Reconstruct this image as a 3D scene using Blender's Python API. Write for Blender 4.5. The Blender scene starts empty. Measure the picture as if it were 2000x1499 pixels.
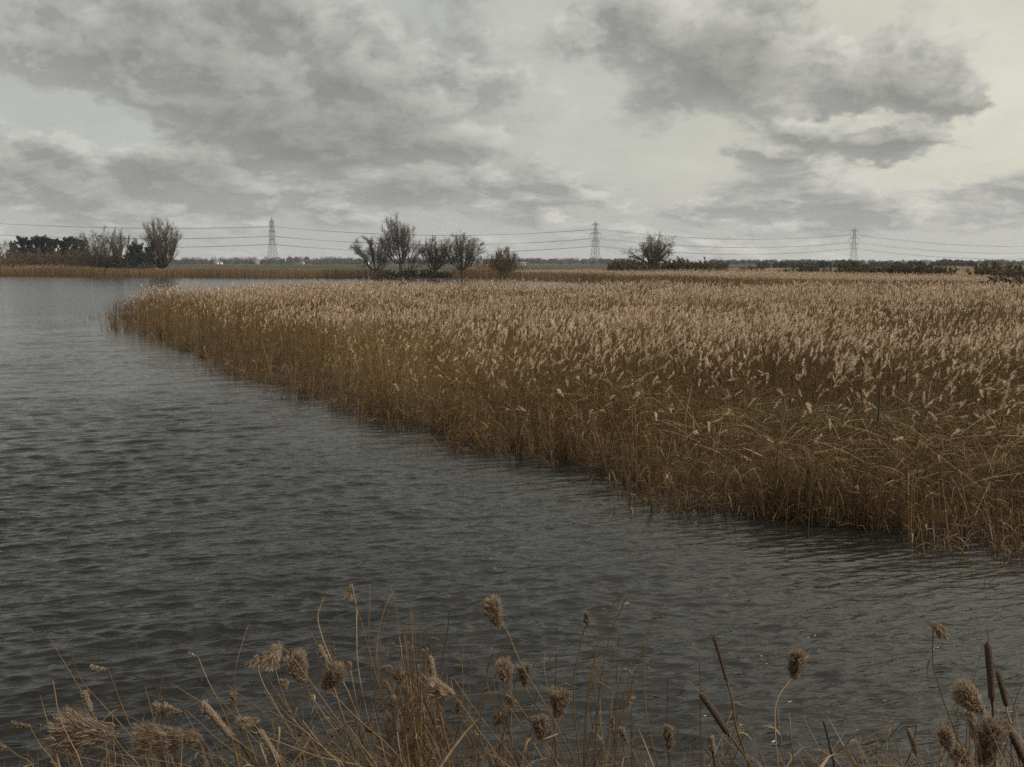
import bpy, math, random
import numpy as np

sc = bpy.context.scene
COL = sc.collection
R = math.radians

# ------------------------------------------------------------------ camera
CAM_H = 4.0
FPX = 2000.0                       # focal length in photograph pixels (photograph is 2000 wide)
PITCH = math.atan((749.5 - 512.0) / FPX)
cam_d = bpy.data.cameras.new("camera")
cam_d.sensor_width = 36.0
cam_d.lens = 36.0
cam_d.clip_start = 0.1
cam_d.clip_end = 20000.0
cam = bpy.data.objects.new("camera", cam_d)
COL.objects.link(cam)
cam.location = (0, 0, CAM_H)
cam.rotation_euler = (R(90) - PITCH, 0, 0)
sc.camera = cam

# ------------------------------------------------------------------ exposure, sampling
sc.view_settings.view_transform = 'Standard'
sc.view_settings.look = 'None'
sc.view_settings.exposure = 0.25
sc.view_settings.gamma = 1.0
sc.view_settings.use_curve_mapping = False
sc.cycles.max_bounces = 8
sc.cycles.diffuse_bounces = 3
sc.cycles.glossy_bounces = 3
sc.cycles.transmission_bounces = 4
sc.cycles.transparent_max_bounces = 8
sc.cycles.volume_bounces = 0
sc.cycles.sample_clamp_direct = 0.7
sc.cycles.sample_clamp_indirect = 1.0
sc.cycles.use_denoising = False

# ------------------------------------------------------------------ sun
SUN_AZ = R(104)                     # to the right of the view direction
SUN_EL = R(32)
sun_d = bpy.data.lights.new("sun", 'SUN')
sun_d.energy = 2.5
sun_d.angle = R(14)
sun_d.color = (1.0, 0.93, 0.82)
sun = bpy.data.objects.new("sun", sun_d)
COL.objects.link(sun)
sun.rotation_euler = (R(90) - SUN_EL, 0, math.pi - SUN_AZ)
sun.location = (60, 60, 80)

# ------------------------------------------------------------------ sky
class G:
    """tiny expression builder for shader nodes"""
    def __init__(self, nt): self.nt = nt
    def new(self, t, **kw):
        n = self.nt.nodes.new(t)
        for k, v in kw.items(): setattr(n, k, v)
        return n
    def put(self, sock, v):
        if hasattr(v, 'is_output'): self.nt.links.new(v, sock)
        elif v is not None: sock.default_value = v
    def m(self, op, a, b=None, c=None, clamp=False):
        n = self.new('ShaderNodeMath', operation=op, use_clamp=clamp)
        self.put(n.inputs[0], a)
        if b is not None: self.put(n.inputs[1], b)
        if c is not None: self.put(n.inputs[2], c)
        return n.outputs[0]
    def add(self, a, b): return self.m('ADD', a, b)
    def sub(self, a, b): return self.m('SUBTRACT', a, b)
    def mul(self, a, b): return self.m('MULTIPLY', a, b)
    def xyz(self, x, y, z):
        n = self.new('ShaderNodeCombineXYZ')
        for s, v in zip(n.inputs, (x, y, z)): self.put(s, v)
        return n.outputs[0]
    def sep(self, v):
        n = self.new('ShaderNodeSeparateXYZ'); self.put(n.inputs[0], v); return n.outputs
    def noise(self, vec, scale, detail=4, rough=0.5, lac=2.0, dist=0.0, out=0):
        n = self.new('ShaderNodeTexNoise')
        self.put(n.inputs['Vector'], vec)
        for k, v in (('Scale', scale), ('Detail', detail), ('Roughness', rough), ('Lacunarity', lac), ('Distortion', dist)):
            self.put(n.inputs[k], v)
        return n.outputs[out]
    def smooth(self, v, lo, hi, a=0.0, b=1.0):
        n = self.new('ShaderNodeMapRange', interpolation_type='SMOOTHSTEP')
        for k, x in zip(n.inputs, (v, lo, hi, a, b)): self.put(k, x)
        return n.outputs[0]
    def lin(self, v, lo, hi, a=0.0, b=1.0):
        n = self.new('ShaderNodeMapRange')
        for k, x in zip(n.inputs, (v, lo, hi, a, b)): self.put(k, x)
        return n.outputs[0]
    def mix(self, f, a, b, blend='MIX'):
        n = self.new('ShaderNodeMix', data_type='RGBA', blend_type=blend)
        self.put(n.inputs[0], f)
        for s, v in ((n.inputs[6], a), (n.inputs[7], b)):
            self.put(s, (v[0], v[1], v[2], 1) if isinstance(v, tuple) else v)
        return n.outputs[2]
    def vmath(self, op, a, b):
        n = self.new('ShaderNodeVectorMath', operation=op)
        self.put(n.inputs[0], a); self.put(n.inputs[1], b)
        return n.outputs[0]

def px_dir(px, py):
    u = (px - 1000.0) / FPX; v = (749.5 - py) / FPX
    cp, sp = math.cos(PITCH), math.sin(PITCH)
    return np.array([u, cp + v * sp, -sp + v * cp])

def px_azel(px, py):
    d = px_dir(px, py); d = d / np.linalg.norm(d)
    return math.atan2(d[0], d[1]), math.asin(d[2])

world = bpy.data.worlds.new("World")
sc.world = world
world.use_nodes = True
world.cycles.sampling_method = 'MANUAL'
world.cycles.sample_map_resolution = 256
wt = world.node_tree
wt.nodes.clear()
g = G(wt)

def build_sky(g):
    tc = g.new('ShaderNodeTexCoord').outputs['Generated']
    x, y, z = g.sep(tc)
    r = g.m('SQRT', g.add(g.add(g.mul(x, x), g.mul(y, y)), 1e-6))
    az = g.m('ARCTAN2', x, y)
    el = g.m('ARCSINE', z)
    hx = g.m('DIVIDE', x, r); hy = g.m('DIVIDE', y, r)
    zc = g.m('MAXIMUM', z, -0.01)
    gel = g.m('LOGARITHM', g.add(zc, 0.11), math.e)
    P = g.xyz(g.mul(hx, 3.9), g.mul(hy, 3.9), g.mul(gel, 1.9))
    # slow warp so that the masses do not read as plain noise
    w = g.vmath('SUBTRACT', g.noise(P, 2.0, 2, 0.5, out=1), (0.5, 0.5, 0.5))
    Pw = g.vmath('ADD', P, g.vmath('MULTIPLY', w, (0.22, 0.22, 0.16)))
    wx, wy, wz = g.sep(w)
    o1x, o1y, o1z = g.sep(g.noise(P, 5.5, 3, 0.6, out=1))   # ragged offsets for the mass outlines
    azw = g.add(az, g.add(g.mul(wx, 0.10), g.mul(g.sub(o1x, 0.5), 0.085)))
    elw = g.add(el, g.add(g.mul(wy, 0.035), g.mul(g.sub(o1y, 0.5), 0.040)))
    # masses placed by direction, and their slope towards the sun (right and up)
    mask = None; slope = None
    for px, py, sx, sy, wgt in CLOUD_BLOBS:
        a0, e0 = px_azel(px, py)
        dx = g.m('MULTIPLY_ADD', azw, FPX / sx, -a0 * FPX / sx)
        dy = g.m('MULTIPLY_ADD', elw, FPX / sy, -e0 * FPX / sy)
        q = g.m('MULTIPLY_ADD', dx, dx, g.mul(dy, dy))
        e = g.mul(g.m('EXPONENT', g.mul(q, -1.0)), wgt)
        k = g.m('MULTIPLY_ADD', dx, 30.0 / sx, g.mul(dy, 34.0 / sy))
        mask = e if mask is None else g.add(mask, e)
        k = g.mul(e, k)
        slope = k if slope is None else g.add(slope, k)
    lowb = g.smooth(el, R(7.5), R(1.5))
    def puff(v):
        n = g.new('ShaderNodeTexVoronoi', feature='F1')
        n.normalize = True
        g.put(n.inputs['Vector'], v); n.inputs['Scale'].default_value = 3.6; n.inputs['Detail'].default_value = 2.0
        n.inputs['Roughness'].default_value = 0.55; n.inputs['Lacunarity'].default_value = 2.3
        return n.outputs['Distance']
    vw = g.vmath('ADD', Pw, g.vmath('MULTIPLY', g.vmath('SUBTRACT', g.noise(P, 9.0, 3, 0.6, out=1), (0.5, 0.5, 0.5)), (0.16, 0.16, 0.10)))
    sh = (0.055, 0.018, 0.085)
    f1 = g.sub(g.noise(Pw, 1.7, 8, 0.60), g.mul(g.sub(puff(vw), 0.30), 0.30))
    f2 = g.sub(g.noise(g.vmath('ADD', Pw, sh), 1.7, 5, 0.60), g.mul(g.sub(puff(g.vmath('ADD', vw, sh)), 0.30), 0.30))
    D = g.m('MULTIPLY_ADD', g.sub(f1, 0.5), 2.3, g.m('MULTIPLY_ADD', mask, 1.0, g.mul(lowb, 0.16)))
    cover = g.smooth(D, -0.13, 0.23)
    f0 = g.noise(Pw, 1.7, 3, 0.5)
    thick = g.smooth(g.m('MULTIPLY_ADD', mask, 0.62, g.add(g.mul(g.sub(f0, 0.5), 1.3), g.mul(g.sub(f1, 0.5), 0.5))), -0.08, 0.60)
    lit = g.m('MULTIPLY_ADD', g.sub(f1, f2), 6.2, g.m('MULTIPLY_ADD', slope, 1.5, 0.34), clamp=True)
    # --- colours (linear radiance in the picture / 0.1 strength)
    nish = g.new('ShaderNodeTexSky', sky_type='NISHITA')
    nish.sun_disc = False
    nish.sun_elevation = SUN_EL
    nish.sun_rotation = SUN_AZ
    nish.air_density = 1.0; nish.dust_density = 3.0; nish.ozone_density = 1.0
    side = g.smooth(az, R(-12), R(32))          # the veil is brighter and warmer towards the sun
    veil = g.mix(side, VEIL_L, VEIL_R)
    clear = g.mix(0.06, veil, nish.outputs[0])
    streak = g.lin(f1, 0.2, 0.6, 0.88, 1.06)
    clear = g.vmath('MULTIPLY', clear, g.xyz(streak, streak, streak))
    low = g.smooth(el, R(6.0), R(0.5))
    clear = g.mix(g.mul(low, 0.7), clear, HORIZON)
    shade = g.mix(thick, CL_MID, CL_DARK)
    shade = g.mix(g.mul(low, 0.75), shade, CL_LOW)
    light = g.mix(side, CL_LIT_L, CL_LIT_R)
    cl = g.mix(g.m('MULTIPLY', lit, g.sub(1.0, g.mul(thick, 0.72)), clamp=True), shade, light)
    sky = g.mix(g.mul(cover, 0.92), clear, cl)
    # added brightness in the unseen upper sky, stronger rightwards, to lift the water
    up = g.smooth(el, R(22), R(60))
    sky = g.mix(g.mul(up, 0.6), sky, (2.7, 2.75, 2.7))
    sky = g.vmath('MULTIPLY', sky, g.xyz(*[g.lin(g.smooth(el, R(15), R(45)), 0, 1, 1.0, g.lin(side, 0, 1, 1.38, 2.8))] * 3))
    # below the horizon
    sky = g.mix(g.smooth(el, R(-0.5), R(-3)), sky, (0.8, 0.75, 0.65))
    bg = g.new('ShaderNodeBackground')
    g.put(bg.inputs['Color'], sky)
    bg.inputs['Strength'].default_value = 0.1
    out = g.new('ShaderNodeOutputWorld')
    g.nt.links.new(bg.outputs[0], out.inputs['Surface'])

VEIL_L = (4.1, 4.25, 3.95); VEIL_R = (5.9, 5.7, 4.7)
HORIZON = (3.9, 3.92, 3.86)
CL_DARK = (1.88, 1.90, 1.80); CL_MID = (3.0, 3.05, 2.88); CL_LOW = (2.70, 2.70, 2.74)
CL_LIT_L = (5.3, 5.25, 4.85); CL_LIT_R = (5.9, 5.7, 5.1)
# photograph x, y of a mass, half-widths in photograph pixels, weight (>0 cloud, <0 gap)
CLOUD_BLOBS = [
    (640, 160, 430, 110, 0.50), (820, 190, 200, 60, 0.35), (150, 150, 190, 70, 0.30), (420, 30, 260, 50, 0.35),
    (480, 245, 190, 30, 0.40), (640, 300, 220, 34, 0.40), (830, 370, 200, 24, 0.42), (930, 300, 120, 30, 0.2),
    (60, 300, 100, 42, 0.55), (110, 350, 190, 36, 0.35), (285, 325, 75, 34, 0.6), (330, 378, 150, 28, 0.35), (455, 345, 60, 28, 0.3), (500, 390, 160, 25, 0.25), (250, 270, 130, 40, -0.55),
    (40, 215, 90, 30, -0.5), (1100, 200, 100, 110, -0.42), (1150, 70, 120, 60, 0.28), (1080, 330, 60, 40, 0.25), (1170, 330, 120, 60, -0.45),
    (1550, 170, 280, 75, 0.62), (1480, 110, 160, 50, 0.3), (1800, 170, 120, 55, 0.35), (1560, 292, 210, 22, 0.6), (1800, 275, 120, 28, 0.4),
    (1520, 360, 180, 40, 0.35), (1130, 365, 170, 32, 0.42), (1290, 30, 190, 50, 0.30), (1600, 60, 200, 60, 0.08), (1250, 270, 90, 50, 0.22), (1890, 330, 60, 30, -0.2),
    (1330, 330, 80, 60, -0.35), (1965, 180, 75, 200, -0.7), (1740, 350, 120, 30, -0.55), (1700, 235, 140, 12, -0.4),
    (1970, 370, 80, 50, 0.5), (1500, 410, 260, 22, 0.25), (1290, 385, 60, 30, -0.3), (1000, 60, 60, 90, -0.3),
]
build_sky(g)

# ------------------------------------------------------------------ helpers
rng = np.random.default_rng(11)

def world_at(px, py, Y):
    d = px_dir(px, py)
    return np.array([0, 0, CAM_H]) + d * (Y / d[1])

def ground_px(px, py, z=0.0):
    d = px_dir(px, py)
    return (np.array([0, 0, CAM_H]) + d * ((z - CAM_H) / d[2]))[:2]

def unit(v):
    v = np.asarray(v, float)
    return v / np.maximum(np.linalg.norm(v, axis=-1, keepdims=True), 1e-9)

def sstep(lo, hi, x):
    t = np.clip((x - lo) / (hi - lo), 0, 1)
    return t * t * (3 - 2 * t)

class MB:
    """collects quads and links them as ONE mesh object"""
    def __init__(self): self.v, self.f, self.m, self.t, self.n = [], [], [], [], 0
    def add(self, V, F, mat=0, tint=0.5):
        V = np.asarray(V, np.float32).reshape(-1, 3); F = np.asarray(F, np.int64).reshape(-1, 4)
        self.v.append(V); self.f.append(F + self.n)
        self.m.append(np.full(len(F), mat, np.int32))
        self.t.append(np.broadcast_to(np.asarray(tint, np.float32), (len(V),)))
        self.n += len(V)
    def mesh(self, name, mats, smooth=False):
        V = np.concatenate(self.v); F = np.concatenate(self.f).astype(np.int32)
        M = np.concatenate(self.m); T = np.concatenate(self.t).astype(np.float32)
        me = bpy.data.meshes.new(name)
        me.vertices.add(len(V)); me.vertices.foreach_set('co', V.ravel())
        me.loops.add(F.size); me.loops.foreach_set('vertex_index', F.ravel())
        me.polygons.add(len(F)); me.polygons.foreach_set('loop_start', np.arange(0, F.size, 4, dtype=np.int32))
        for m in (mats if isinstance(mats, (list, tuple)) else [mats]): me.materials.append(m)
        me.polygons.foreach_set('material_index', M)
        if smooth: me.polygons.foreach_set('use_smooth', np.ones(len(F), bool))
        me.attributes.new('tint', 'FLOAT', 'POINT').data.foreach_set('value', np.ascontiguousarray(T))
        me.update(calc_edges=True)
        return me
    def build(self, name, mats, parent=None, smooth=False):
        return obj(name, self.mesh(name, mats, smooth), parent)

def obj(name, me, parent=None):
    o = bpy.data.objects.new(name, me); COL.objects.link(o)
    if parent is not None: o.parent = parent
    return o

def tag(o, label=None, cat=None, group=None, kind=None):
    if label: o['label'] = label
    if cat: o['category'] = cat
    if group: o['group'] = group
    if kind: o['kind'] = kind
    return o

def thing(name, label, cat, loc=(0, 0, 0), group=None, rz=0.0):
    o = bpy.data.objects.new(name, None); COL.objects.link(o)
    o.empty_display_size = 0.2
    o.location = tuple(float(c) for c in loc); o.rotation_euler = (0, 0, rz)
    return tag(o, label, cat, group)

def dup(root, loc, rz=0.0, scale=1.0, label=None, group=None):
    r = root.copy(); COL.objects.link(r)
    r.location = tuple(float(c) for c in loc); r.rotation_euler = (0, 0, rz)
    r.scale = (scale,) * 3 if np.isscalar(scale) else scale
    if label: r['label'] = label
    if group: r['group'] = group
    for ch in list(root.children):
        c = ch.copy(); COL.objects.link(c); c.parent = r
        for gch in list(ch.children):
            d = gch.copy(); COL.objects.link(d); d.parent = c
    return r

def tubes(P, Rad, k=3, seed_axis=None):
    """P (B,N,3), Rad (B,N) -> verts, quads of B round tubes"""
    P = np.asarray(P, float); B, N, _ = P.shape
    T = unit(np.gradient(P, axis=1))
    a = np.array([0.31, 0.77, 0.55]) if seed_axis is None else seed_axis
    a = np.broadcast_to(a, T.shape)
    U = unit(np.cross(T, a)); V = np.cross(T, U)
    th = np.arange(k) * (2 * math.pi / k)
    ring = (P[:, :, None, :] + np.asarray(Rad)[:, :, None, None] *
            (np.cos(th)[None, None, :, None] * U[:, :, None, :] + np.sin(th)[None, None, :, None] * V[:, :, None, :]))
    b = np.arange(B)[:, None, None] * (N * k); i = np.arange(N - 1)[None, :, None] * k; j = np.arange(k)[None, None, :]
    j2 = (j + 1) % k
    F = np.stack([b + i + j, b + i + j2, b + i + k + j2, b + i + k + j], -1)
    return ring.reshape(-1, 3), F.reshape(-1, 4)

def ribbons(P, W, S):
    """flat strips: P (B,N,3) centre line, W (B,N) half width, S (B,3) or (B,N,3) side direction"""
    P = np.asarray(P, float); B, N, _ = P.shape
    S = np.asarray(S, float)
    if S.ndim == 2: S = S[:, None, :]
    V = np.stack([P - W[..., None] * S, P + W[..., None] * S], 2).reshape(-1, 3)
    b = np.arange(B)[:, None] * (N * 2); i = np.arange(N - 1)[None, :] * 2
    F = np.stack([b + i, b + i + 1, b + i + 3, b + i + 2], -1)
    return V, F.reshape(-1, 4)

def boxquads(c, s, rot=0.0):
    c = np.asarray(c, float); s = np.asarray(s, float) / 2
    V = np.array([[x, y, z] for z in (-1, 1) for y in (-1, 1) for x in (-1, 1)], float) * s
    cr, sr = math.cos(rot), math.sin(rot)
    V = V @ np.array([[cr, sr, 0], [-sr, cr, 0], [0, 0, 1]]) + c
    F = [[0, 2, 3, 1], [4, 5, 7, 6], [0, 1, 5, 4], [2, 6, 7, 3], [0, 4, 6, 2], [1, 3, 7, 5]]
    return V, F

def bars(A, Bp, w):
    """square bars between point pairs"""
    P = np.stack([np.asarray(A, float), np.asarray(Bp, float)], 1)
    return tubes(P, np.full(P.shape[:2], w * 0.7), 4)

def inside(poly, x, y):
    poly = np.asarray(poly); r = np.zeros(x.shape, bool)
    x0, y0 = poly[:, 0], poly[:, 1]; x1, y1 = np.roll(x0, -1), np.roll(y0, -1)
    for a, b, c, d in zip(x0, y0, x1, y1):
        if b == d: continue
        r ^= ((b > y) != (d > y)) & (x < (c - a) * (y - b) / (d - b) + a)
    return r

def dist_poly(poly, x, y, closed=True):
    poly = np.asarray(poly, float); best = np.full(x.shape, 1e9)
    n = len(poly)
    for i in range(n if closed else n - 1):
        a, b = poly[i], poly[(i + 1) % n]; ab = b - a
        t = np.clip(((x - a[0]) * ab[0] + (y - a[1]) * ab[1]) / max(ab @ ab, 1e-9), 0, 1)
        best = np.minimum(best, np.hypot(x - a[0] - t * ab[0], y - a[1] - t * ab[1]))
    return best

def sdist(poly, x, y):
    d = dist_poly(poly, x, y)
    return np.where(inside(poly, x, y), d, -d)

def wob(x, y, f, seed=0):
    """cheap smooth pseudo noise in -1..1"""
    r = np.random.default_rng(seed); s = 0
    for k in range(6):
        a = r.uniform(0, 2 * math.pi); ff = f * r.uniform(0.6, 1.9)
        s = s + np.sin(ff * (x * math.cos(a) + y * math.sin(a)) + r.uniform(0, 6.28))
    return s / 3.2

# ------------------------------------------------------------------ materials
def mat(name):
    m = bpy.data.materials.new(name); m.use_nodes = True
    nt = m.node_tree; nt.nodes.clear()
    gg = G(nt); out = gg.new('ShaderNodeOutputMaterial')
    return m, gg, out

def plant_mat(name, stops, translucent=0.3, rough=0.6, spec=0.3, noise_scale=0.0, noise_amt=0.3):
    """colour picked by the per-plant 'tint', thin leaf light let through"""
    m, g, out = mat(name)
    t = g.new('ShaderNodeAttribute', attribute_name='tint').outputs['Fac']
    if noise_scale:
        p = g.new('ShaderNodeTexCoord').outputs['Object']
        t = g.add(t, g.mul(g.sub(g.noise(p, noise_scale, 3, 0.6), 0.5), noise_amt))
    cr = g.new('ShaderNodeValToRGB'); g.put(cr.inputs[0], t)
    e = cr.color_ramp.elements
    while len(e) < len(stops): e.new(0.5)
    for el, (pos, c) in zip(e, stops): el.position = pos; el.color = (*c, 1)
    b = g.new('ShaderNodeBsdfPrincipled')
    g.put(b.inputs['Base Color'], cr.outputs[0]); b.inputs['Roughness'].default_value = rough
    b.inputs['Specular IOR Level'].default_value = spec
    sh = b.outputs[0]
    if translucent:
        tr = g.new('ShaderNodeBsdfTranslucent'); g.put(tr.inputs['Color'], cr.outputs[0])
        mx = g.new('ShaderNodeMixShader'); mx.inputs[0].default_value = translucent
        g.nt.links.new(sh, mx.inputs[1]); g.nt.links.new(tr.outputs[0], mx.inputs[2]); sh = mx.outputs[0]
    g.nt.links.new(sh, out.inputs['Surface'])
    return m

M_STEM = plant_mat('reed_stem', [(0.0, (0.055, 0.032, 0.012)), (0.5, (0.165, 0.095, 0.035)), (1.0, (0.40, 0.265, 0.11))], 0.12)
M_LEAF = plant_mat('reed_leaf', [(0.0, (0.062, 0.037, 0.016)), (0.55, (0.195, 0.122, 0.052)), (1.0, (0.50, 0.37, 0.19))], 0.35)
M_HEAD = plant_mat('reed_plume', [(0.0, (0.27, 0.17, 0.10)), (0.5, (0.60, 0.455, 0.32)), (1.0, (0.83, 0.69, 0.53))], 0.42, 0.8, 0.1)
M_FSTEM = plant_mat('dry_stem', [(0.0, (0.055, 0.032, 0.014)), (0.5, (0.15, 0.092, 0.040)), (1.0, (0.32, 0.225, 0.11))], 0.0, 0.45, 0.4, 9.0, 0.35)
M_FLEAF = plant_mat('dry_leaf', [(0.0, (0.055, 0.031, 0.014)), (0.5, (0.155, 0.096, 0.042)), (1.0, (0.44, 0.33, 0.18))], 0.3, 0.5, 0.3, 25.0, 0.4)
M_FHEAD = plant_mat('dry_plume', [(0.0, (0.13, 0.093, 0.064)), (0.5, (0.34, 0.26, 0.187)), (1.0, (0.58, 0.47, 0.355))], 0.45, 0.8, 0.1)
M_GRASS = plant_mat('green_grass', [(0.0, (0.04, 0.045, 0.015)), (0.5, (0.09, 0.10, 0.035)), (1.0, (0.20, 0.17, 0.07))], 0.3)
M_BARK = plant_mat('bark', [(0.0, (0.035, 0.028, 0.020)), (0.5, (0.070, 0.057, 0.042)), (1.0, (0.125, 0.105, 0.075))], 0.0, 0.9, 0.1, 1.5, 0.5)
M_TWIG = plant_mat('twig', [(0.0, (0.040, 0.030, 0.022)), (0.5, (0.080, 0.062, 0.045)), (1.0, (0.14, 0.11, 0.075))], 0.0, 0.8, 0.1)
M_BROWN = plant_mat('brown_twig', [(0.0, (0.06, 0.040, 0.026)), (0.5, (0.115, 0.075, 0.05)), (1.0, (0.19, 0.12, 0.078))], 0.0, 0.8, 0.1)
M_IVY = plant_mat('ivy', [(0.0, (0.012, 0.016, 0.008)), (0.5, (0.030, 0.034, 0.016)), (1.0, (0.07, 0.065, 0.03))], 0.15, 0.5, 0.3)
M_HEDGE = plant_mat('hedge_leaf', [(0.0, (0.045, 0.042, 0.020)), (0.5, (0.10, 0.088, 0.042)), (1.0, (0.19, 0.15, 0.08))], 0.3, 0.7, 0.2)
M_PINE = plant_mat('pine_needles', [(0.0, (0.007, 0.011, 0.008)), (0.5, (0.017, 0.024, 0.017)), (1.0, (0.035, 0.045, 0.030))], 0.0, 0.7, 0.2)
M_FAR = plant_mat('far_twigs', [(0.0, (0.04, 0.035, 0.03)), (0.5, (0.075, 0.062, 0.052)), (1.0, (0.12, 0.10, 0.085))], 0.1, 0.9, 0.1)
M_FARD = plant_mat('far_evergreen', [(0.0, (0.014, 0.018, 0.013)), (0.5, (0.03, 0.034, 0.024)), (1.0, (0.05, 0.05, 0.036))], 0.0, 0.9, 0.1)

def simple_mat(name, c0, c1, scale, rough=0.6, metal=0.0, bump=0.0, stretch=(1, 1, 1)):
    m, g, out = mat(name)
    p = g.vmath('MULTIPLY', g.new('ShaderNodeTexCoord').outputs['Object'], stretch)
    n = g.noise(p, scale, 5, 0.6)
    b = g.new('ShaderNodeBsdfPrincipled')
    g.put(b.inputs['Base Color'], g.mix(g.smooth(n, 0.3, 0.7), c0, c1))
    b.inputs['Roughness'].default_value = rough; b.inputs['Metallic'].default_value = metal
    if bump:
        bn = g.new('ShaderNodeBump'); bn.inputs['Strength'].default_value = bump; bn.inputs['Distance'].default_value = 0.02
        g.put(bn.inputs['Height'], n); g.put(b.inputs['Normal'], bn.outputs[0])
    g.nt.links.new(b.outputs[0], out.inputs['Surface'])
    return m

M_STEEL = simple_mat('galvanised_steel', (0.030, 0.031, 0.031), (0.055, 0.056, 0.055), 0.4, 0.6, 0.0)
M_CABLE = simple_mat('cable', (0.035, 0.035, 0.035), (0.05, 0.05, 0.05), 0.1, 0.5)
M_GLASS = simple_mat('porcelain', (0.10, 0.09, 0.085), (0.14, 0.12, 0.11), 1.0, 0.3)
M_SPIKE = simple_mat('bulrush_spike', (0.030, 0.018, 0.011), (0.075, 0.045, 0.026), 160.0, 0.95, 0, 0.6)
M_SPIKEP = simple_mat('bulrush_spike_worn', (0.075, 0.052, 0.034), (0.20, 0.15, 0.10), 110.0, 0.95, 0, 0.6)
M_WHITE = simple_mat('white_render', (0.70, 0.69, 0.66), (0.80, 0.79, 0.76), 0.3, 0.8)
M_CREAM = simple_mat('cream_render', (0.52, 0.45, 0.34), (0.62, 0.55, 0.43), 0.3, 0.8)
M_ROOF = simple_mat('roof_tiles', (0.14, 0.12, 0.11), (0.22, 0.19, 0.17), 0.6, 0.8)
M_PANE = simple_mat('window_glass', (0.02, 0.02, 0.025), (0.04, 0.04, 0.05), 0.5, 0.1)

# ------------------------------------------------------------------ outlines of land and water (metres)
EDGE_PX = [(213, 616), (232, 640), (330, 655), (385, 672), (450, 712), (520, 728), (600, 752), (680, 775), (740, 800), (800, 815),
           (870, 838), (935, 850), (1000, 872), (1080, 882), (1150, 900), (1230, 926), (1300, 942), (1400, 974), (1480, 1000),
           (1560, 1008), (1650, 1019), (1750, 1030), (1880, 1036), (2000, 1040), (2300, 1050), (2700, 1054)]
front_edge = np.array([ground_px(*p) for p in EDGE_PX])
near_bed = np.vstack([front_edge, [[17, 13.5], [80, 60], [120, 112], [60, 104], [40, 106], [16, 105], [2, 107], [-8, 115],
                                   [-15, 118], [-20, 112], [-23.5, 99], [-26.5, 86]]])
far_edge_px = [(1040, 549), (1100, 551.5), (1160, 555.5), (1240, 561)]
far_front = np.array([ground_px(*p) for p in far_edge_px] + [[24, 148], [36, 131], [50, 122], [75, 118], [125, 116]])
far_bed = np.vstack([far_front, [[190, 150], [230, 330], [20, 420], [-6, 260], [0, 222]]])
bank_edge = np.array([ground_px(*p) for p in [(-700, 541), (-200, 540.6), (0, 541), (200, 542.3), (400, 543.5), (520, 544.3),
                                              (700, 545), (760, 546), (880, 546.5), (960, 547.5), (1040, 549)]])
left_bank = np.vstack([bank_edge, [[-6, 262], [20, 420], [60, 700], [-700, 700], [-700, 300]]])

def bank_z(y):
    return np.interp(y, [-200, 1.5, 2.6, 4.0, 5.0, 6.3, 8.0], [2.3, 2.3, 2.05, 1.4, 0.8, 0.0, -0.7])

def ground_z(x, y):
    x = np.asarray(x, float); y = np.asarray(y, float)
    z = np.full(x.shape, -0.7)
    s1 = sdist(near_bed, x, y); s2 = sdist(far_bed, x, y); s3 = sdist(left_bank, x, y)
    z = np.maximum(z, np.clip(-0.10 + 0.16 * s1, -0.7, 0.05))
    z = np.maximum(z, np.clip(-0.10 + 0.16 * s2, -0.7, 0.12))
    z = np.maximum(z, np.where(s3 > -5, np.clip(-0.05 + 0.05 * s3, -0.7, 1.0), -0.7))
    far = sstep(225, 330, y + 0.35 * np.maximum(0, x)) * (x > -20)
    z = np.where((y > 220) & (x > -10), np.maximum(z, 0.12 + 0.88 * far), z)
    z = np.where(y > 640, np.maximum(z, 1.0), z)
    z = np.where(y < 9, np.maximum(z, bank_z(y) + 0.12 * wob(x, y, 0.9, 5) * sstep(7, 5, y)), z)
    z = z + np.where(y > 300, 0.25 * wob(x, y, 0.01, 3) * sstep(300, 700, y), 0)
    return z

def grid_mesh(name, X, Y, Z, material, smooth=True, tint=0.5):
    n, m = X.shape
    mb = MB(); i = np.arange(n - 1)[:, None] * m; j = np.arange(m - 1)[None, :]
    F = np.stack([i + j, i + j + 1, i + j + m + 1, i + j + m], -1).reshape(-1, 4)
    mb.add(np.stack([X, Y, Z], -1), F, 0, np.ravel(tint) if np.ndim(tint) else tint)
    return mb.build(name, material, None, smooth)

# ------------------------------------------------------------------ ground
def ground_material():
    m, g, out = mat('ground')
    p = g.new('ShaderNodeTexCoord').outputs['Object']
    x, y, z = g.sep(p)
    n1 = g.noise(p, 0.9, 6, 0.6); n2 = g.noise(p, 0.012, 5, 0.55); n3 = g.noise(p, 9.0, 4, 0.6)
    mud = g.mix(g.smooth(g.add(g.mul(n1, 0.6), g.mul(n3, 0.4)), 0.35, 0.65), (0.030, 0.022, 0.013), (0.105, 0.066, 0.030))
    field = g.mix(g.smooth(n2, 0.40, 0.58), (0.030, 0.036, 0.018), (0.062, 0.052, 0.029))
    c = g.mix(g.smooth(y, 300.0, 420.0), mud, field)
    b = g.new('ShaderNodeBsdfPrincipled'); g.put(b.inputs['Base Color'], c); b.inputs['Roughness'].default_value = 0.95
    b.inputs['Specular IOR Level'].default_value = 0.1
    bn = g.new('ShaderNodeBump'); bn.inputs['Strength'].default_value = 0.7; bn.inputs['Distance'].default_value = 0.05
    g.put(bn.inputs['Height'], n3); g.put(b.inputs['Normal'], bn.outputs[0])
    g.nt.links.new(b.outputs[0], out.inputs['Surface'])
    return m

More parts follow.
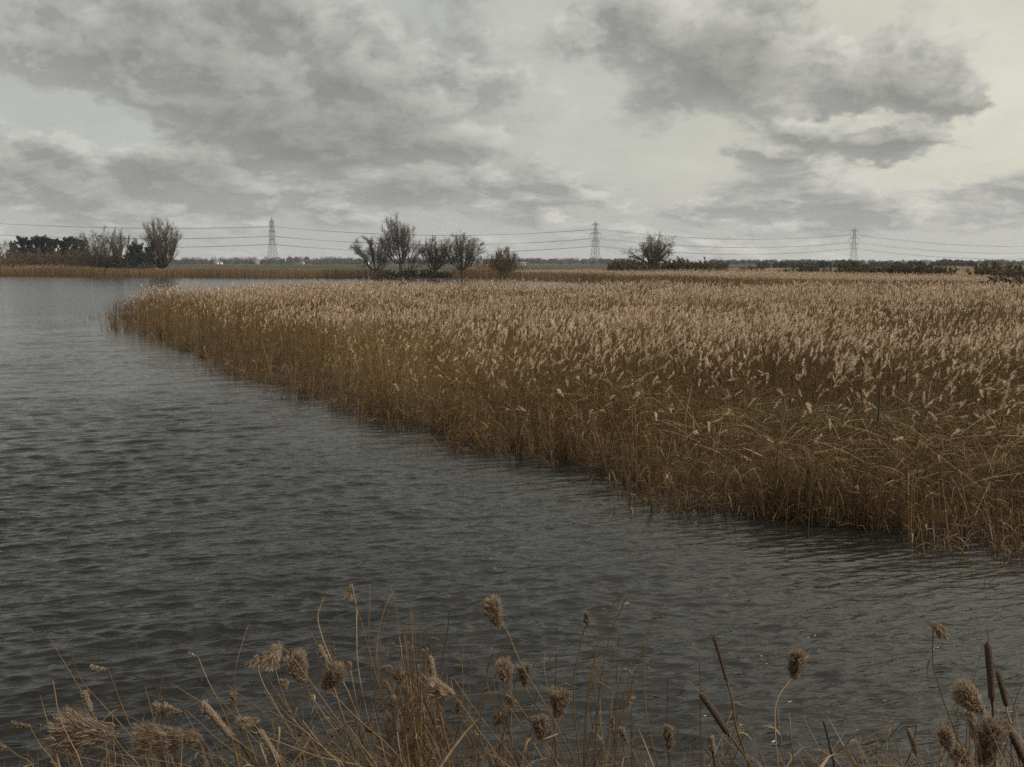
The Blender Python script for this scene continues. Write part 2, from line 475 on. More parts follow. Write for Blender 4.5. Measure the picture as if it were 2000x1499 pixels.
gy = np.concatenate([np.linspace(-120, -2, 12), np.linspace(-1, 9, 40), np.geomspace(9.3, 5200, 420)])
gu = np.linspace(-1, 1, 330)
GX = gu[None, :] * (np.maximum(gy, 10)[:, None] * 0.86 + 12); GY = np.repeat(gy[:, None], 330, 1)
tag(grid_mesh('ground', GX, GY, ground_z(GX, GY), ground_material()), kind='structure')

# ------------------------------------------------------------------ water
def water_material():
    m, g, out = mat('water')
    p = g.new('ShaderNodeTexCoord').outputs['Object']
    x, y, z = g.sep(p)
    a = R(17); ca, sa = math.cos(a), math.sin(a)
    u = g.add(g.mul(x, ca), g.mul(y, sa)); v = g.add(g.mul(x, -sa), g.mul(y, ca))
    n0 = g.noise(g.xyz(g.mul(u, 0.28), v, 0.0), 1.3, 3, 0.55, dist=0.6)
    n1 = g.noise(g.xyz(g.mul(u, 0.24), v, 3.0), 6.0, 3, 0.55, dist=0.8)
    n2 = g.noise(g.xyz(g.mul(u, 0.3), v, 7.0), 19.0, 2, 0.5, dist=0.6)
    gust = g.noise(g.xyz(g.mul(x, 0.6), y, 0.0), 0.09, 3, 0.5)
    lanes = g.noise(g.xyz(g.mul(u, 0.22), v, 11.0), 0.16, 4, 0.55, dist=0.5)
    still = g.new('ShaderNodeAttribute', attribute_name='tint').outputs['Fac']
    dist_y = g.smooth(y, 22.0, 90.0)
    n3 = g.noise(g.xyz(g.mul(u, 0.30), v, 5.0), 0.55, 3, 0.55, dist=0.6)
    h = g.add(g.add(g.mul(n0, g.lin(dist_y, 0, 1, 0.045, 0.085)), g.mul(n1, 0.052)), g.add(g.mul(n2, 0.0155), g.mul(g.mul(n3, dist_y), 0.16)))
    bn = g.new('ShaderNodeBump'); bn.inputs['Distance'].default_value = 1.0
    g.put(bn.inputs['Strength'], g.mul(g.mul(g.lin(gust, 0.3, 0.7, 0.75, 1.1), g.smooth(lanes, 0.36, 0.56, 0.45, 1.0)), g.mul(still, g.add(g.smooth(y, 14.0, 80.0, 1.0, 0.20), 0.0))))
    g.put(bn.inputs['Height'], h)
    b = g.new('ShaderNodeBsdfPrincipled')
    b.inputs['Base Color'].default_value = (0.0115, 0.0105, 0.0085, 1)
    g.put(b.inputs['Roughness'], g.smooth(y, 20.0, 130.0, 0.035, 0.17))
    b.inputs['IOR'].default_value = 1.333
    g.put(b.inputs['Normal'], bn.outputs[0])
    g.nt.links.new(b.outputs[0], out.inputs['Surface'])
    return m

wr = np.linspace(1560, 539.0, 1150)                 # row spacing finer near the camera
wy = np.array([ground_px(1000, r)[1] for r in wr])
wu = np.linspace(-1, 1, 820)
WX = wu[None, :] * (wy[:, None] * 0.60 + 1.5); WY = np.repeat(wy[:, None], 820, 1)
spacing = np.maximum(np.gradient(wy), 0.012)[:, None]
WZ = np.zeros_like(WX); DX = np.zeros_like(WX); DY = np.zeros_like(WX)
rw = np.random.default_rng(4)
NW = 110
calm = sstep(-1.0, 5.0, WX - 0.18 * (WY - 10)) * sstep(26, 15, WY)
amp_mod = (0.90 + 0.17 * wob(WX, WY, 0.35, 9)) * (1 - 0.30 * sstep(22, 75, WY))
edge_d = dist_poly(front_edge, WX, WY, False)
shelter = 0.38 + 0.62 * sstep(0.0, 6.0, edge_d)
for k in range(NW):
    lam = 0.105 * (2.0 / 0.105) ** ((k + rw.uniform(0, 1)) / NW)
    th = R(107) + rw.normal(0, 1) * (R(8) if lam > 0.8 else R(15))
    kx, ky = math.cos(th), math.sin(th); K = 2 * math.pi / lam
    slope = 0.44 * math.sqrt(2.0 / NW) * float(np.interp(lam, [0.1, 0.2, 0.5, 0.8, 1.2, 2.0], [1.3, 1.25, 0.75, 0.28, 0.38, 0.18]))
    A = slope / K
    fade = sstep(1.7, 3.6, lam / spacing)
    grp = 0.80 + 0.42 * wob(WX, WY, 1.6 * lam ** -0.6, 100 + k % 12)
    cm = 1 - calm * (0.75 if lam > 0.5 else (0.45 if lam > 0.2 else 0.1))
    ph = K * (kx * WX + ky * WY) + rw.uniform(0, 6.28) + 0.9 * wob(WX, WY, 0.5, 140 + k % 5)
    a_ = A * fade * amp_mod * grp * cm * shelter
    WZ += a_ * np.cos(ph); s_ = np.sin(ph) * a_ * 0.55
    DX -= kx * s_; DY -= ky * s_
tag(grid_mesh('water', WX + DX, WY + DY, WZ, water_material(), True, 0.35 + 0.65 * sstep(0.2, 5.5, edge_d)), kind='structure')

# ------------------------------------------------------------------ trees
def branches(pos, tan, rad, length, n, t0, ang, up, npts, rg, curve=0.0, lean=None, taper=0.62, jit=0.05, ang_sd=0.25):
    """children of poly lines pos (B,N,3); n per parent; returns (P,R) of the children"""
    B, N, _ = pos.shape
    t = t0 + (1 - t0) * (np.arange(n)[None, :] + rg.uniform(0, 1, (B, n))) / n
    fi = t * (N - 1); i = np.clip(fi.astype(int), 0, N - 2); fr = (fi - i)[..., None]
    bi = np.arange(B)[:, None]
    p = pos[bi, i] * (1 - fr) + pos[bi, i + 1] * fr
    T = unit(pos[bi, i + 1] - pos[bi, i])
    r0 = rad[bi, i] * (1 - fr[..., 0]) + rad[bi, i + 1] * fr[..., 0]
    p, T, r0, t = p.reshape(-1, 3), T.reshape(-1, 3), r0.reshape(-1), t.reshape(-1)
    perp = unit(np.cross(T, rg.normal(size=T.shape)))
    a = ang + rg.normal(0, ang_sd, len(p))
    D = T * np.cos(a)[:, None] + perp * np.sin(a)[:, None]
    D[:, 2] += up
    if lean is not None: D = D + np.asarray(lean)
    D = unit(D)
    L = length * rg.uniform(0.6, 1.25, len(p)) * (1.12 - 0.45 * t)
    s = np.linspace(0, 1, npts)
    P = p[:, None, :] + D[:, None, :] * (L[:, None] * s)[..., None]
    P[..., 2] += curve * L[:, None] * s ** 2
    J = rg.normal(0, jit, (len(p), npts, 3)) * L[:, None, None] * s[None, :, None]
    P = P + J
    Rr = (r0 * taper)[:, None] * (1 - 0.72 * s)[None, :]
    return P, Rr

def make_tree(name, label, cat, loc, H, spread, limbs, seed, group=None, trunk_r=0.3, trunk_h=0.18, lean=(0, 0, 0), up=0.25,
              twig_n=(7, 7, 6), ang=(0.55, 0.6, 0.6), bark=None, twig=None, ivy=0, ivy_z=(0.0, 0.5), ivy_r=0.22, gnarl=0.05, twig_r=0.02, parts=('trunk', 'crown'), limb_t=0.0,
              droop=0.0, leafy=None, leafy_n=0, fan=0.62, hfac=0.92, limb_f=0.45):
    rg = np.random.default_rng(seed)
    bark = bark or M_BARK; twig = twig or M_TWIG
    lean = np.asarray(lean, float)
    root = thing(name, label, cat, loc, group)
    # trunk
    nt = 7; s = np.linspace(0, 1, nt)
    th = H * trunk_h
    tp = np.zeros((1, nt, 3)); tp[0, :, 2] = s * th - 0.15
    tp[0] += lean * th * s[:, None] ** 1.5 + rg.normal(0, 0.02, (nt, 3)) * th * s[:, None]
    tr = trunk_r * (1.25 - 0.35 * s)[None]
    # main limbs fan out of the trunk
    K = limbs; az = np.arange(K) * 2.399 + rg.uniform(0, 6.28); ns = 9; s2 = np.linspace(0, 1, ns)
    out = np.sqrt((np.arange(K) + 0.4) / K) * spread * rg.uniform(0.8, 1.1, K)
    hh = (H - th) * np.sqrt(np.clip(1 - (out / (spread * 1.18)) ** 2, 0.12, 1)) * rg.uniform(0.82, 1.0, K)
    base = tp[0, -1] * (1 - limb_t) + tp[0, 1] * limb_t
    e = np.stack([np.cos(az) * out, np.sin(az) * out, hh], -1)
    prof = s2[None, :, None]
    LP = base + e[:, None, :] * np.stack([s2 ** fan, s2 ** fan, s2 ** 1.2], -1)[None]
    LP = LP + lean[None, None] * (hh[:, None, None]) * prof ** 1.4
    LP = LP + np.cumsum(rg.normal(0, gnarl, LP.shape) * hh[:, None, None] / ns, 1) * np.minimum(1, prof * 3)
    LR = trunk_r * limb_f * rg.uniform(0.7, 1.1, K)[:, None] * (1 - 0.86 * s2)[None] ** 0.9
    mb = MB(); mb.add(*tubes(tp, tr, 8), tint=0.45)
    V, F = tubes(LP, LR, 5); mb.add(V, F, tint=np.repeat(rg.uniform(0.3, 0.6, K), ns * 5))
    n1, n2, n3 = twig_n
    P1, R1 = branches(LP, None, LR, H * 0.24, n1, 0.22, ang[0], up, 6, rg, curve=0.10 - droop, lean=lean * 0.5, jit=gnarl * 0.9)
    mb.add(*tubes(P1, np.maximum(R1, twig_r * 0.8), 4), tint=0.5)
    mb.build(parts[0], bark, root, True)
    cb = MB()
    P2, R2 = branches(P1, None, R1, H * 0.13, n2, 0.2, ang[1], up, 5, rg, curve=0.08 - droop, lean=lean * 0.5, jit=gnarl)
    V, F = tubes(P2, np.maximum(R2, twig_r * 0.62), 3); cb.add(V, F, tint=np.repeat(rg.uniform(0.25, 0.75, len(P2)), 15))
    P3, R3 = branches(P2, None, R2, H * 0.075, n3, 0.15, ang[2], up * 0.8, 4, rg, curve=-droop, lean=lean * 0.4, jit=gnarl)
    V, F = tubes(P3, np.maximum(R3, twig_r * 0.5), 3); cb.add(V, F, tint=np.repeat(rg.uniform(0.2, 0.9, len(P3)), 12))
    cb.build(parts[1], twig, root)
    def leaves(nm, m, n, cen, rad, size):
        u = unit(rg.normal(size=(n, 3))) * rg.uniform(0.35, 1.0, (n, 1)) ** 0.5
        c = cen + u * rad * (1 + 0.25 * wob(u[:, 0] * 3, u[:, 1] * 3 + u[:, 2] * 2, 1.5, seed))[:, None]
        d = unit(rg.normal(size=(n, 3))); sd = unit(np.cross(d, rg.normal(size=(n, 3)))); w = size * rg.uniform(0.6, 1.3, n)
        P = np.stack([c - d * w[:, None], c + d * w[:, None]], 1)
        V, F = ribbons(P, np.repeat(w[:, None] * 0.7, 2, 1), sd)
        b = MB(); b.add(V, F, tint=np.repeat(rg.uniform(0, 1, n), 4)); b.build(nm, m, root)
    if ivy:
        z0, z1 = ivy_z[0] * H, ivy_z[1] * H
        leaves('ivy', M_IVY, ivy, np.array([0, 0, (z0 + z1) / 2]), np.array([ivy_r * H, ivy_r * H, (z1 - z0) / 2]), 0.17)
    if leafy_n:
        ends = P3[:, -1]; pick = rg.integers(0, len(ends), leafy_n)
        c = ends[pick] + rg.normal(0, 0.06, (leafy_n, 3))
        d = unit(rg.normal(size=(leafy_n, 3))); sd = unit(np.cross(d, rg.normal(size=(leafy_n, 3)))); w = rg.uniform(0.05, 0.12, leafy_n)
        V, F = ribbons(np.stack([c - d * w[:, None], c + d * w[:, None]], 1), np.repeat(w[:, None] * 0.8, 2, 1), sd)
        b = MB(); b.add(V, F, tint=np.repeat(rg.uniform(0, 1, leafy_n), 4)); b.build('leaves', leafy or M_HEDGE, root)
    return root

def at(px, Y): return (px - 1000.0) / FPX * Y          # small pitch: good to a few cm for things near the horizon
def spot(px, Y):
    x = at(px, Y); return (x, Y, float(ground_z(np.array([x]), np.array([Y]))[0]) - 0.05)
def height_to(py, Y, z0): return CAM_H + (512 - py) * Y / FPX - z0
def T(name, label, cat, px, Y, top, width, limbs, seed, **kw):
    loc = spot(px, Y); H = height_to(top, Y, loc[2])
    return make_tree(name, label, cat, loc, H * kw.get('hfac', 0.92), width * Y / FPX / 2 * 1.15, limbs, seed, **kw)

# left bank
T('willow_tree', 'tall round-headed bare willow with dark ivy at its foot, right end of left bank trees', 'tree', 322, 290, 431, 72, 22, 1,
  trunk_r=0.42, trunk_h=0.10, up=0.38, ivy=1500, ivy_z=(0.10, 0.42), ivy_r=0.10, twig_n=(9, 7, 6), ang=(0.45, 0.5, 0.5), twig_r=0.026, lean=(-0.03, 0, 0))
T('poplar_tree', 'slender bare tree of several upright stems leaning beside the wind-bent willow', 'tree', 240, 288, 446, 44, 7, 2,
  trunk_r=0.30, trunk_h=0.06, up=0.75, twig_n=(11, 7, 6), ang=(0.35, 0.4, 0.4), ivy=1100, ivy_z=(0.0, 0.4), ivy_r=0.2)
T('willow_tree', 'broad bare willow bent over by the wind above the brown thicket', 'tree', 212, 296, 452, 92, 11, 3,
  trunk_r=0.38, trunk_h=0.10, up=0.25, lean=(-0.16, 0, 0.05), twig_n=(12, 8, 7), droop=0.05, twig_r=0.026)
T('bare_tree', 'small grey bare tree just left of the dark pines', 'tree', 25, 338, 471, 36, 8, 4, trunk_r=0.25, twig_n=(7, 6, 5))
T('bare_tree', 'brown bare tree cut by the left edge of the photo', 'tree', -6, 330, 464, 42, 9, 5, trunk_r=0.28, trunk_h=0.1, twig_n=(7, 6, 5), twig=M_BROWN)

def pine(label, px, Y, top, width, seed, group=None):
    rg = np.random.default_rng(seed); loc = spot(px, Y); H = height_to(top, Y, loc[2]); Wd = width * Y / FPX / 2 * 1.55
    root = thing('pine_tree', label, 'tree', loc, group)
    s = np.linspace(0, 1, 6); tp = np.zeros((1, 6, 3)); tp[0, :, 2] = s * H * 0.97 - 0.1; tp[0, :, 0] = 0.1 * np.sin(s * 3 + seed)
    mb = MB(); mb.add(*tubes(tp, 0.22 * (1.05 - s)[None], 6), tint=0.3); mb.build('trunk', M_BARK, root, True)
    K = 120; z = H * (0.05 + 0.95 * rg.uniform(0, 1, K) ** 0.7); az = rg.uniform(0, 6.28, K)
    rr = Wd * np.clip(1.12 - (z / H) ** 1.5, 0.06, 1) * rg.uniform(0.6, 1.25, K)
    d = np.stack([np.cos(az), np.sin(az), rg.uniform(0.25, 0.9, K) + 1.6 * (z > 0.72 * H)], -1)
    cb = MB(); st = np.stack([np.zeros(K), np.zeros(K), z], -1)
    P = st[:, None] + d[:, None] * rr[:, None, None] * np.linspace(0, 1, 4)[None, :, None]
    cb.add(*tubes(P, np.tile(0.05 * (1 - 0.8 * np.linspace(0, 1, 4)), (K, 1)), 3), tint=0.1)
    n = 18; c = np.repeat(P[:, 1:], n, 1).reshape(-1, 3) + rg.normal(0, 0.19, (K * 3 * n, 3)) * np.array([1, 1, 0.8])
    dd = unit(rg.normal(size=c.shape) + np.array([0, 0, 1.4])); sd = unit(np.cross(dd, rg.normal(size=c.shape))); w = rg.uniform(0.10, 0.24, len(c))
    V, F = ribbons(np.stack([c - dd * w[:, None], c + dd * w[:, None] * 1.4], 1), np.stack([w * 0.6, w * 0.2], 1), sd)
    cb.add(V, F, tint=np.repeat(rg.uniform(0, 1, len(c)), 4)); cb.build('crown', M_PINE, root)
pines = [(34, 344, 484, 22, 'low dark pine at the left end of the pine row'), (52, 345, 474, 24, 'dark pine with a spiky top, first full one from the left of the row'),
         (66, 350, 477, 22, 'dark pine in the dip of the row near its left end'), (80, 346, 473, 24, 'dark pine left of the tallest pine in the row'),
         (91, 348, 472, 24, 'tallest dark pine behind the small white post'), (104, 346, 474, 22, 'dark pine right of the tallest pine, behind the white post'),
         (115, 350, 475, 20, 'narrow dark pine right above the small white post'), (130, 347, 478, 18, 'short dark pine in the gap right of the white post'),
         (141, 346, 475, 24, 'dark pine third from the right end of the row'), (155, 348, 475, 22, 'dark pine second from the right end of the row'),
         (168, 346, 478, 22, 'dark pine at the right end of the row beside the bent willow')]
for i, (px, Y, top, wd, lb) in enumerate(pines): pine(lb, px, Y, top, wd, 20 + i, 'dark pines on the left bank')
for i, (px, Y, top, wd, lb) in enumerate([(264, 325, 490, 24, 'low dark evergreen right of the slender tree'), (277, 328, 488, 22, 'low dark evergreen midway between the slender tree and the round willow'),
                                         (296, 326, 491, 16, 'low dark evergreen just left of the round willow')]):
    pine(lb, px, Y, top, wd, 40 + i, 'low evergreens beside the round willow')

SHRUB_KW = dict(trunk_r=0.09, trunk_h=0.03, up=0.30, twig_n=(8, 7, 6), ang=(0.55, 0.6, 0.65), parts=('stems', 'twigs'))
for i, (px, Y, top, wd, lb) in enumerate([
        (8, 315, 498, 50, 'brown leafless shrub at the left edge below the grey tree'), (52, 312, 492, 56, 'brown leafless shrub in front of the left pines'),
        (84, 310, 488, 50, 'reddish brown shrub in front of the tallest pine'), (112, 306, 492, 44, 'reddish brown shrub round the small white post'),
        (136, 309, 489, 50, 'brown leafless shrub right of the white post'), (168, 305, 486, 56, 'dark brown shrub below the bent willow'),
        (196, 300, 494, 52, 'dark brown shrub at the foot of the bent willow'), (224, 297, 497, 44, 'dark shrub between the willow and the slender tree'),
        (30, 298, 505, 60, 'low brown scrub behind the reeds at the far left'), (132, 292, 508, 66, 'low olive bush behind the reeds below the white post'),
        (180, 292, 505, 60, 'low dark bramble mound behind the reeds'), (290, 284, 514, 30, 'small round bush in the reeds left of the round willow')]):
    T('shrub', lb, 'shrub', px, Y, top, wd * 1.15, 18, 60 + i, group='brown shrubs on the left bank', twig=M_BROWN, twig_r=0.032,
      leafy=M_HEDGE if i in (9, 10, 11) else M_IVY, leafy_n=900 if i in (5, 6, 7, 9, 10, 11) else 250, **SHRUB_KW)

# group in the middle of the far bank
mid = dict(group='bare trees in the middle of the far bank')
T('willow_tree', 'wide low bare willow spreading to the left, first of the middle group', 'tree', 738, 247, 459, 84, 11, 101, trunk_r=0.36, trunk_h=0.2, up=0.14, lean=(-0.14, 0, 0), twig_n=(10, 7, 7), gnarl=0.09, twig_r=0.026, **mid)
T('willow_tree', 'tallest bare willow of the middle group rising above the power cables', 'tree', 785, 245, 427, 58, 10, 102, trunk_r=0.40, trunk_h=0.26, up=0.38, lean=(-0.06, 0, 0), twig_n=(10, 7, 7), gnarl=0.09, ang=(0.45, 0.5, 0.55), twig_r=0.026, **mid)
T('willow_tree', 'thin bare tree leaning right beside the tallest willow', 'tree', 800, 246, 462, 52, 6, 103, trunk_r=0.26, trunk_h=0.14, up=0.3, lean=(0.15, 0, 0), twig_n=(7, 6, 5), gnarl=0.09, twig_r=0.026, **mid)
T('willow_tree', 'dense upright bare tree at the centre of the middle group', 'tree', 850, 245, 465, 62, 14, 104, trunk_r=0.36, trunk_h=0.2, up=0.28, twig_n=(10, 7, 6), gnarl=0.07, twig_r=0.026, **mid)
T('willow_tree', 'broad bare tree with crooked limbs at the right of the middle group', 'tree', 903, 244, 457, 76, 13, 105, trunk_r=0.44, trunk_h=0.2, up=0.16, lean=(0.04, 0, 0), twig_n=(10, 7, 7), gnarl=0.10, twig_r=0.026, **mid)
T('round_bush', 'tall dome-shaped bare bush right of the middle tree group', 'bush', 985, 236, 482, 52, 22, 106, trunk_r=0.10, trunk_h=0.03, up=0.4, twig_n=(7, 6, 5), twig=M_BROWN, twig_r=0.032, parts=('stems', 'twigs'), leafy_n=500)
T('sapling', 'thin pale sapling left of the dome-shaped bush', 'tree', 946, 262, 492, 26, 5, 107, trunk_r=0.10, twig_n=(6, 5, 4))
T('sapling', 'low pale sapling close to the left side of the dome-shaped bush', 'tree', 962, 266, 494, 22, 5, 108, trunk_r=0.09, twig_n=(6, 5, 4))
for i, (px, top, wd, lb) in enumerate([(762, 527, 40, 'dark bramble at the water under the tallest willow'), (800, 524, 46, 'dark bramble under the leaning tree'),
                                       (838, 525, 44, 'dark bramble under the dense upright tree'), (868, 529, 36, 'dark bramble at the right end of the waterside thicket'),
                                       (780, 534, 40, 'lowest dark bramble overhanging the water')]):
    T('bramble', lb, 'bramble', px, 242 - (i == 4) * 1.5, top, wd, 22, 110 + i, group='dark brambles under the middle trees', twig=M_BARK, twig_r=0.045, leafy=M_IVY, leafy_n=1100, **SHRUB_KW)

# right side: ivy-clad oak, hedges
T('oak_tree', 'gnarled bare oak with a thick trunk standing over the hedge', 'tree', 1273, 236, 443, 72, 10, 120, limb_f=0.55, fan=0.8, trunk_r=0.75, trunk_h=0.40, up=0.02, lean=(0.02, 0, 0), twig_n=(7, 6, 6), ang=(0.75, 0.8, 0.8), gnarl=0.17,
  twig_r=0.03, ivy=1300, ivy_z=(-0.02, 0.34), ivy_r=0.11, limb_t=0.35, leafy=M_HEDGE, leafy_n=220)
HK = dict(group='olive bushes of the hedge under the oak', twig=M_BROWN, twig_r=0.03, leafy=M_HEDGE, leafy_n=2300, **SHRUB_KW)
hed = [(1202, 509, 'first bush at the left end of the oak hedge, open and thin'), (1222, 508, 'second bush from the left in the oak hedge'), (1236, 507, 'bush in the oak hedge left of the oak crown'),
       (1252, 512, 'bush pressed against the left of the oak trunk'), (1292, 510, 'bush pressed against the right of the oak trunk'), (1308, 507, 'bush under the right edge of the oak crown'),
       (1326, 507, 'first bush clear of the oak on its right'), (1343, 508, 'second bush clear of the oak on its right'), (1358, 509, 'third bush clear of the oak on its right'),
       (1374, 509, 'bush near the right end of the oak hedge'), (1390, 512, 'last low bush at the right end of the oak hedge')]
for i, (px, top, lb) in enumerate(hed): T('hedge_bush', lb, 'bush', px, 230 + (i % 3), top - 1 + (0, -2, 2, -1, 3, 0, -3, 1, 3, -1, 2)[i], 36, 14, 130 + i, **HK)
T('thorn_tree', 'open thorn tree with bare forked limbs at the right end of the oak hedge', 'tree', 1410, 228, 508, 30, 7, 150, trunk_r=0.14, trunk_h=0.2, up=0.1, twig_n=(6, 5, 4), gnarl=0.14, twig_r=0.03, leafy_n=400)
TK = dict(trunk_r=0.12, trunk_h=0.18, up=0.15, twig_n=(6, 5, 4), gnarl=0.14, twig_r=0.03, leafy_n=700)
for i, (px, Y, top, wd, lb) in enumerate([
        (1450, 236, 519, 16, 'tiny thorn bush furthest left between the oak hedge and the right pylon'), (1463, 234, 518, 18, 'small thorn bush left of the pair in the open marsh'), (1479, 234, 516, 20, 'small thorn bush right of the pair in the open marsh'),
        (1566, 200, 511, 20, 'left one of two leafy thorn trees left of the right pylon'), (1584, 200, 512, 22, 'right one of two leafy thorn trees left of the right pylon'),
        (1643, 186, 506, 16, 'upright thorn tree just left of the right pylon'), (1660, 184, 509, 24, 'thorn tree directly below the right pylon'),
        (1677, 186, 510, 22, 'thorn tree just right of the right pylon'), (1694, 184, 512, 20, 'thorn tree ending the clump right of the right pylon')]):
    T('thorn_tree', lb, 'tree', px, Y, top, wd, 8, 152 + i, group='thorn trees in the right marsh', **TK)
HK2 = dict(group='bushes of the hedge right of the right pylon', twig=M_BROWN, twig_r=0.03, leafy=M_HEDGE, leafy_n=1900, **SHRUB_KW)
for i, (px, Y, top, wd, lb) in enumerate([
        (1540, 205, 524, 34, 'low brown mound left of the two leafy thorn trees'), (1612, 196, 523, 44, 'low brown bush between the thorn trees and the right pylon'),
        (1655, 180, 520, 40, 'dense dark bush in front of the foot of the right pylon'), (1690, 180, 519, 40, 'dense dark bush right of the foot of the right pylon'),
        (1716, 178, 517, 28, 'grey bush at the left end of the long right hedge'), (1742, 176, 514, 32, 'second grey bush from the left of the long right hedge'),
        (1764, 174, 513, 26, 'middle bush of the long right hedge'), (1787, 172, 511, 30, 'greenest and tallest bush of the long right hedge'),
        (1812, 170, 516, 32, 'brown bush right of the tallest in the long right hedge'), (1838, 168, 518, 36, 'last bush of the long right hedge below the round far tree')]):
    T('hedge_bush', lb, 'bush', px, Y, top - 2 + (i * 7) % 5, wd * 1.35, 16, 165 + i, **HK2)
BK = dict(trunk_r=0.10, trunk_h=0.02, up=0.28, twig_n=(9, 7, 7), twig=M_BROWN, twig_r=0.024, leafy=M_HEDGE, leafy_n=2200, parts=('stems', 'twigs'), ang=(0.5, 0.55, 0.6))
T('sallow_bush', 'large dark domed sallow bush near the right edge', 'bush', 1935, 150, 511, 96, 24, 180, **BK)
T('sallow_bush', 'reddish brown sallow bush filling the right edge behind the low one', 'bush', 1988, 134, 518, 96, 22, 181, **BK)
T('sallow_bush', 'low dark sallow bush standing in the reeds at the right edge', 'bush', 1965, 101, 537, 96, 24, 182, **BK)
T('sallow_bush', 'small dark sallow bush left of the low one in the reeds', 'bush', 1925, 103, 548, 40, 14, 183, **BK)

# small white post among the shrubs
mp = thing('marker_post', 'thin post with a small white box on top among the brown shrubs', 'post', spot(117, 300), None)
mb = MB(); mb.add(*tubes(np.array([[[0, 0, 0], [0, 0, 3.5], [0, 0, 6.6]]]), np.full((1, 3), 0.07), 6)); mb.build('pole', M_BARK, mp)
mb = MB(); mb.add(*boxquads((0, 0, 6.75), (0.55, 0.5, 0.25))); mb.add(*boxquads((-0.08, 0, 6.34), (0.42, 0.4, 0.5))); mb.build('box', M_WHITE, mp)

# ------------------------------------------------------------------ pylons and cables
def pylon(label, x, y, rz, H=45.5):
    z0 = float(ground_z(np.array([x]), np.array([y]))[0])
    root = thing('pylon', label, 'pylon', (x, y, z0), 'steel pylons across the marsh', rz)
    hz = np.array([0, 0.13, 0.25, 0.35, 0.43, 0.50, 0.56, 0.62, 0.68, 0.73, 0.78, 0.83, 0.88, 0.93]) * H
    hw = np.interp(hz / H, [0, 0.25, 0.53, 0.70, 0.93], [4.6, 3.3, 1.95, 1.55, 1.0])
    C = np.array([[1, 1], [-1, 1], [-1, -1], [1, -1]], float)
    A, Bq, Wd = [], [], []
    def bar(a, b, w): A.append(a); Bq.append(b); Wd.append(w)
    for i in range(len(hz) - 1):
        for q in range(4):
            p0 = np.array([*C[q] * hw[i], hz[i]]); p1 = np.array([*C[q] * hw[i + 1], hz[i + 1]])
            n0 = np.array([*C[(q + 1) % 4] * hw[i], hz[i]]); n1 = np.array([*C[(q + 1) % 4] * hw[i + 1], hz[i + 1]])
            bar(p0, p1, 0.25 if hz[i] < 0.55 * H else 0.19)
            bar(p0, n1, 0.12); bar(n0, p1, 0.12)
            bar(p1, n1, 0.10)
            if i < 3:
                mdl = (p0 + n1) / 2; bar((p0 + p1) / 2, mdl, 0.09); bar((n0 + n1) / 2, mdl, 0.09)
    mb = MB()
    for a, b, w in zip(A, Bq, Wd): mb.add(*bars([a], [b], w))
    mb.build('lattice_body', M_STEEL, root)
    mb = MB(); top = np.array([0, 0, H])
    for q in range(4): mb.add(*bars([np.array([*C[q] * hw[-1], hz[-1]])], [top], 0.17))
    for q in range(4):
        m0 = np.array([*C[q] * hw[-1] * 0.5, (hz[-1] + H) / 2]); m1 = np.array([*C[(q + 1) % 4] * hw[-1] * 0.5, (hz[-1] + H) / 2]); mb.add(*bars([m0], [m1], 0.11))
    mb.build('peak', M_STEEL, root)
    att = []
    for fz, arm in ((0.905, 4.6), (0.70, 6.6), (0.53, 5.5)):
        z = fz * H; w = float(np.interp(fz, [0, 0.25, 0.53, 0.70, 0.93], [4.6, 3.3, 1.95, 1.55, 1.0])); mb = MB()
        for sx in (-1, 1):
            tip = np.array([sx * arm, 0, z])
            for sy in (-1, 1):
                a = np.array([sx * w, sy * w, z]); b = np.array([sx * w, sy * w, z + 1.9])
                mb.add(*bars([a], [tip], 0.17)); mb.add(*bars([b], [tip], 0.15))
                for k in (0.3, 0.6): mb.add(*bars([a + (tip - a) * k], [b + (tip - b) * max(0, k - 0.25)], 0.10))
            for k in (0.0, 0.33, 0.66):
                p = np.array([sx * w, w, z]); q = np.array([sx * w, -w, z]); mb.add(*bars([p + (tip - p) * k], [q + (tip - q) * k], 0.11))
        mb.build('crossarm', M_STEEL, root)
        for sx in (-1, 1):
            n = 17; zz = z - np.linspace(0, 4.4, n); rr = np.where(np.arange(n) % 2 == 0, 0.10, 0.22)
            P = np.stack([np.full(n, sx * arm), np.zeros(n), zz], -1)[None]
            mb = MB(); mb.add(*tubes(P, rr[None], 6)); mb.build('insulator', M_GLASS, root)
            c, s = math.cos(rz), math.sin(rz)
            att.append(np.array([x + c * sx * arm, y + s * sx * arm, z0 + z - 4.45]))
    return att
towers = [(-232, 1000, 'left steel pylon, seen nearly end-on with arms foreshortened'), (86, 1065, 'middle steel pylon left of the bare oak'), (427, 1290, 'right steel pylon, smallest and farthest of the three')]
pos = [(-560, 760)] + [t[:2] for t in towers] + [(900, 1500)]
atts = []
for i, (x, y, lb) in enumerate(towers):
    d = np.array(pos[i + 2], float) - np.array(pos[i], float); rz = math.atan2(d[1], d[0]) - math.pi / 2
    if i == 0: rz = R(-104)
    if i == 1: rz = R(-38)
    if i == 2: rz = R(-36)
    atts.append(pylon(lb, x, y, rz))
d0 = np.array([-560 + 232, 760 - 1000, 9.0]); d4 = np.array([900 - 427, 1500 - 1290, 0.0])
lines = [[a + d0 for a in atts[0]]] + atts + [[a + d4 for a in atts[2]]]
sag = [8.0, 7.4, 8.0, 13.0]
nm = [(k, s) for k in ('top', 'middle', 'bottom') for s in ('near', 'far')]
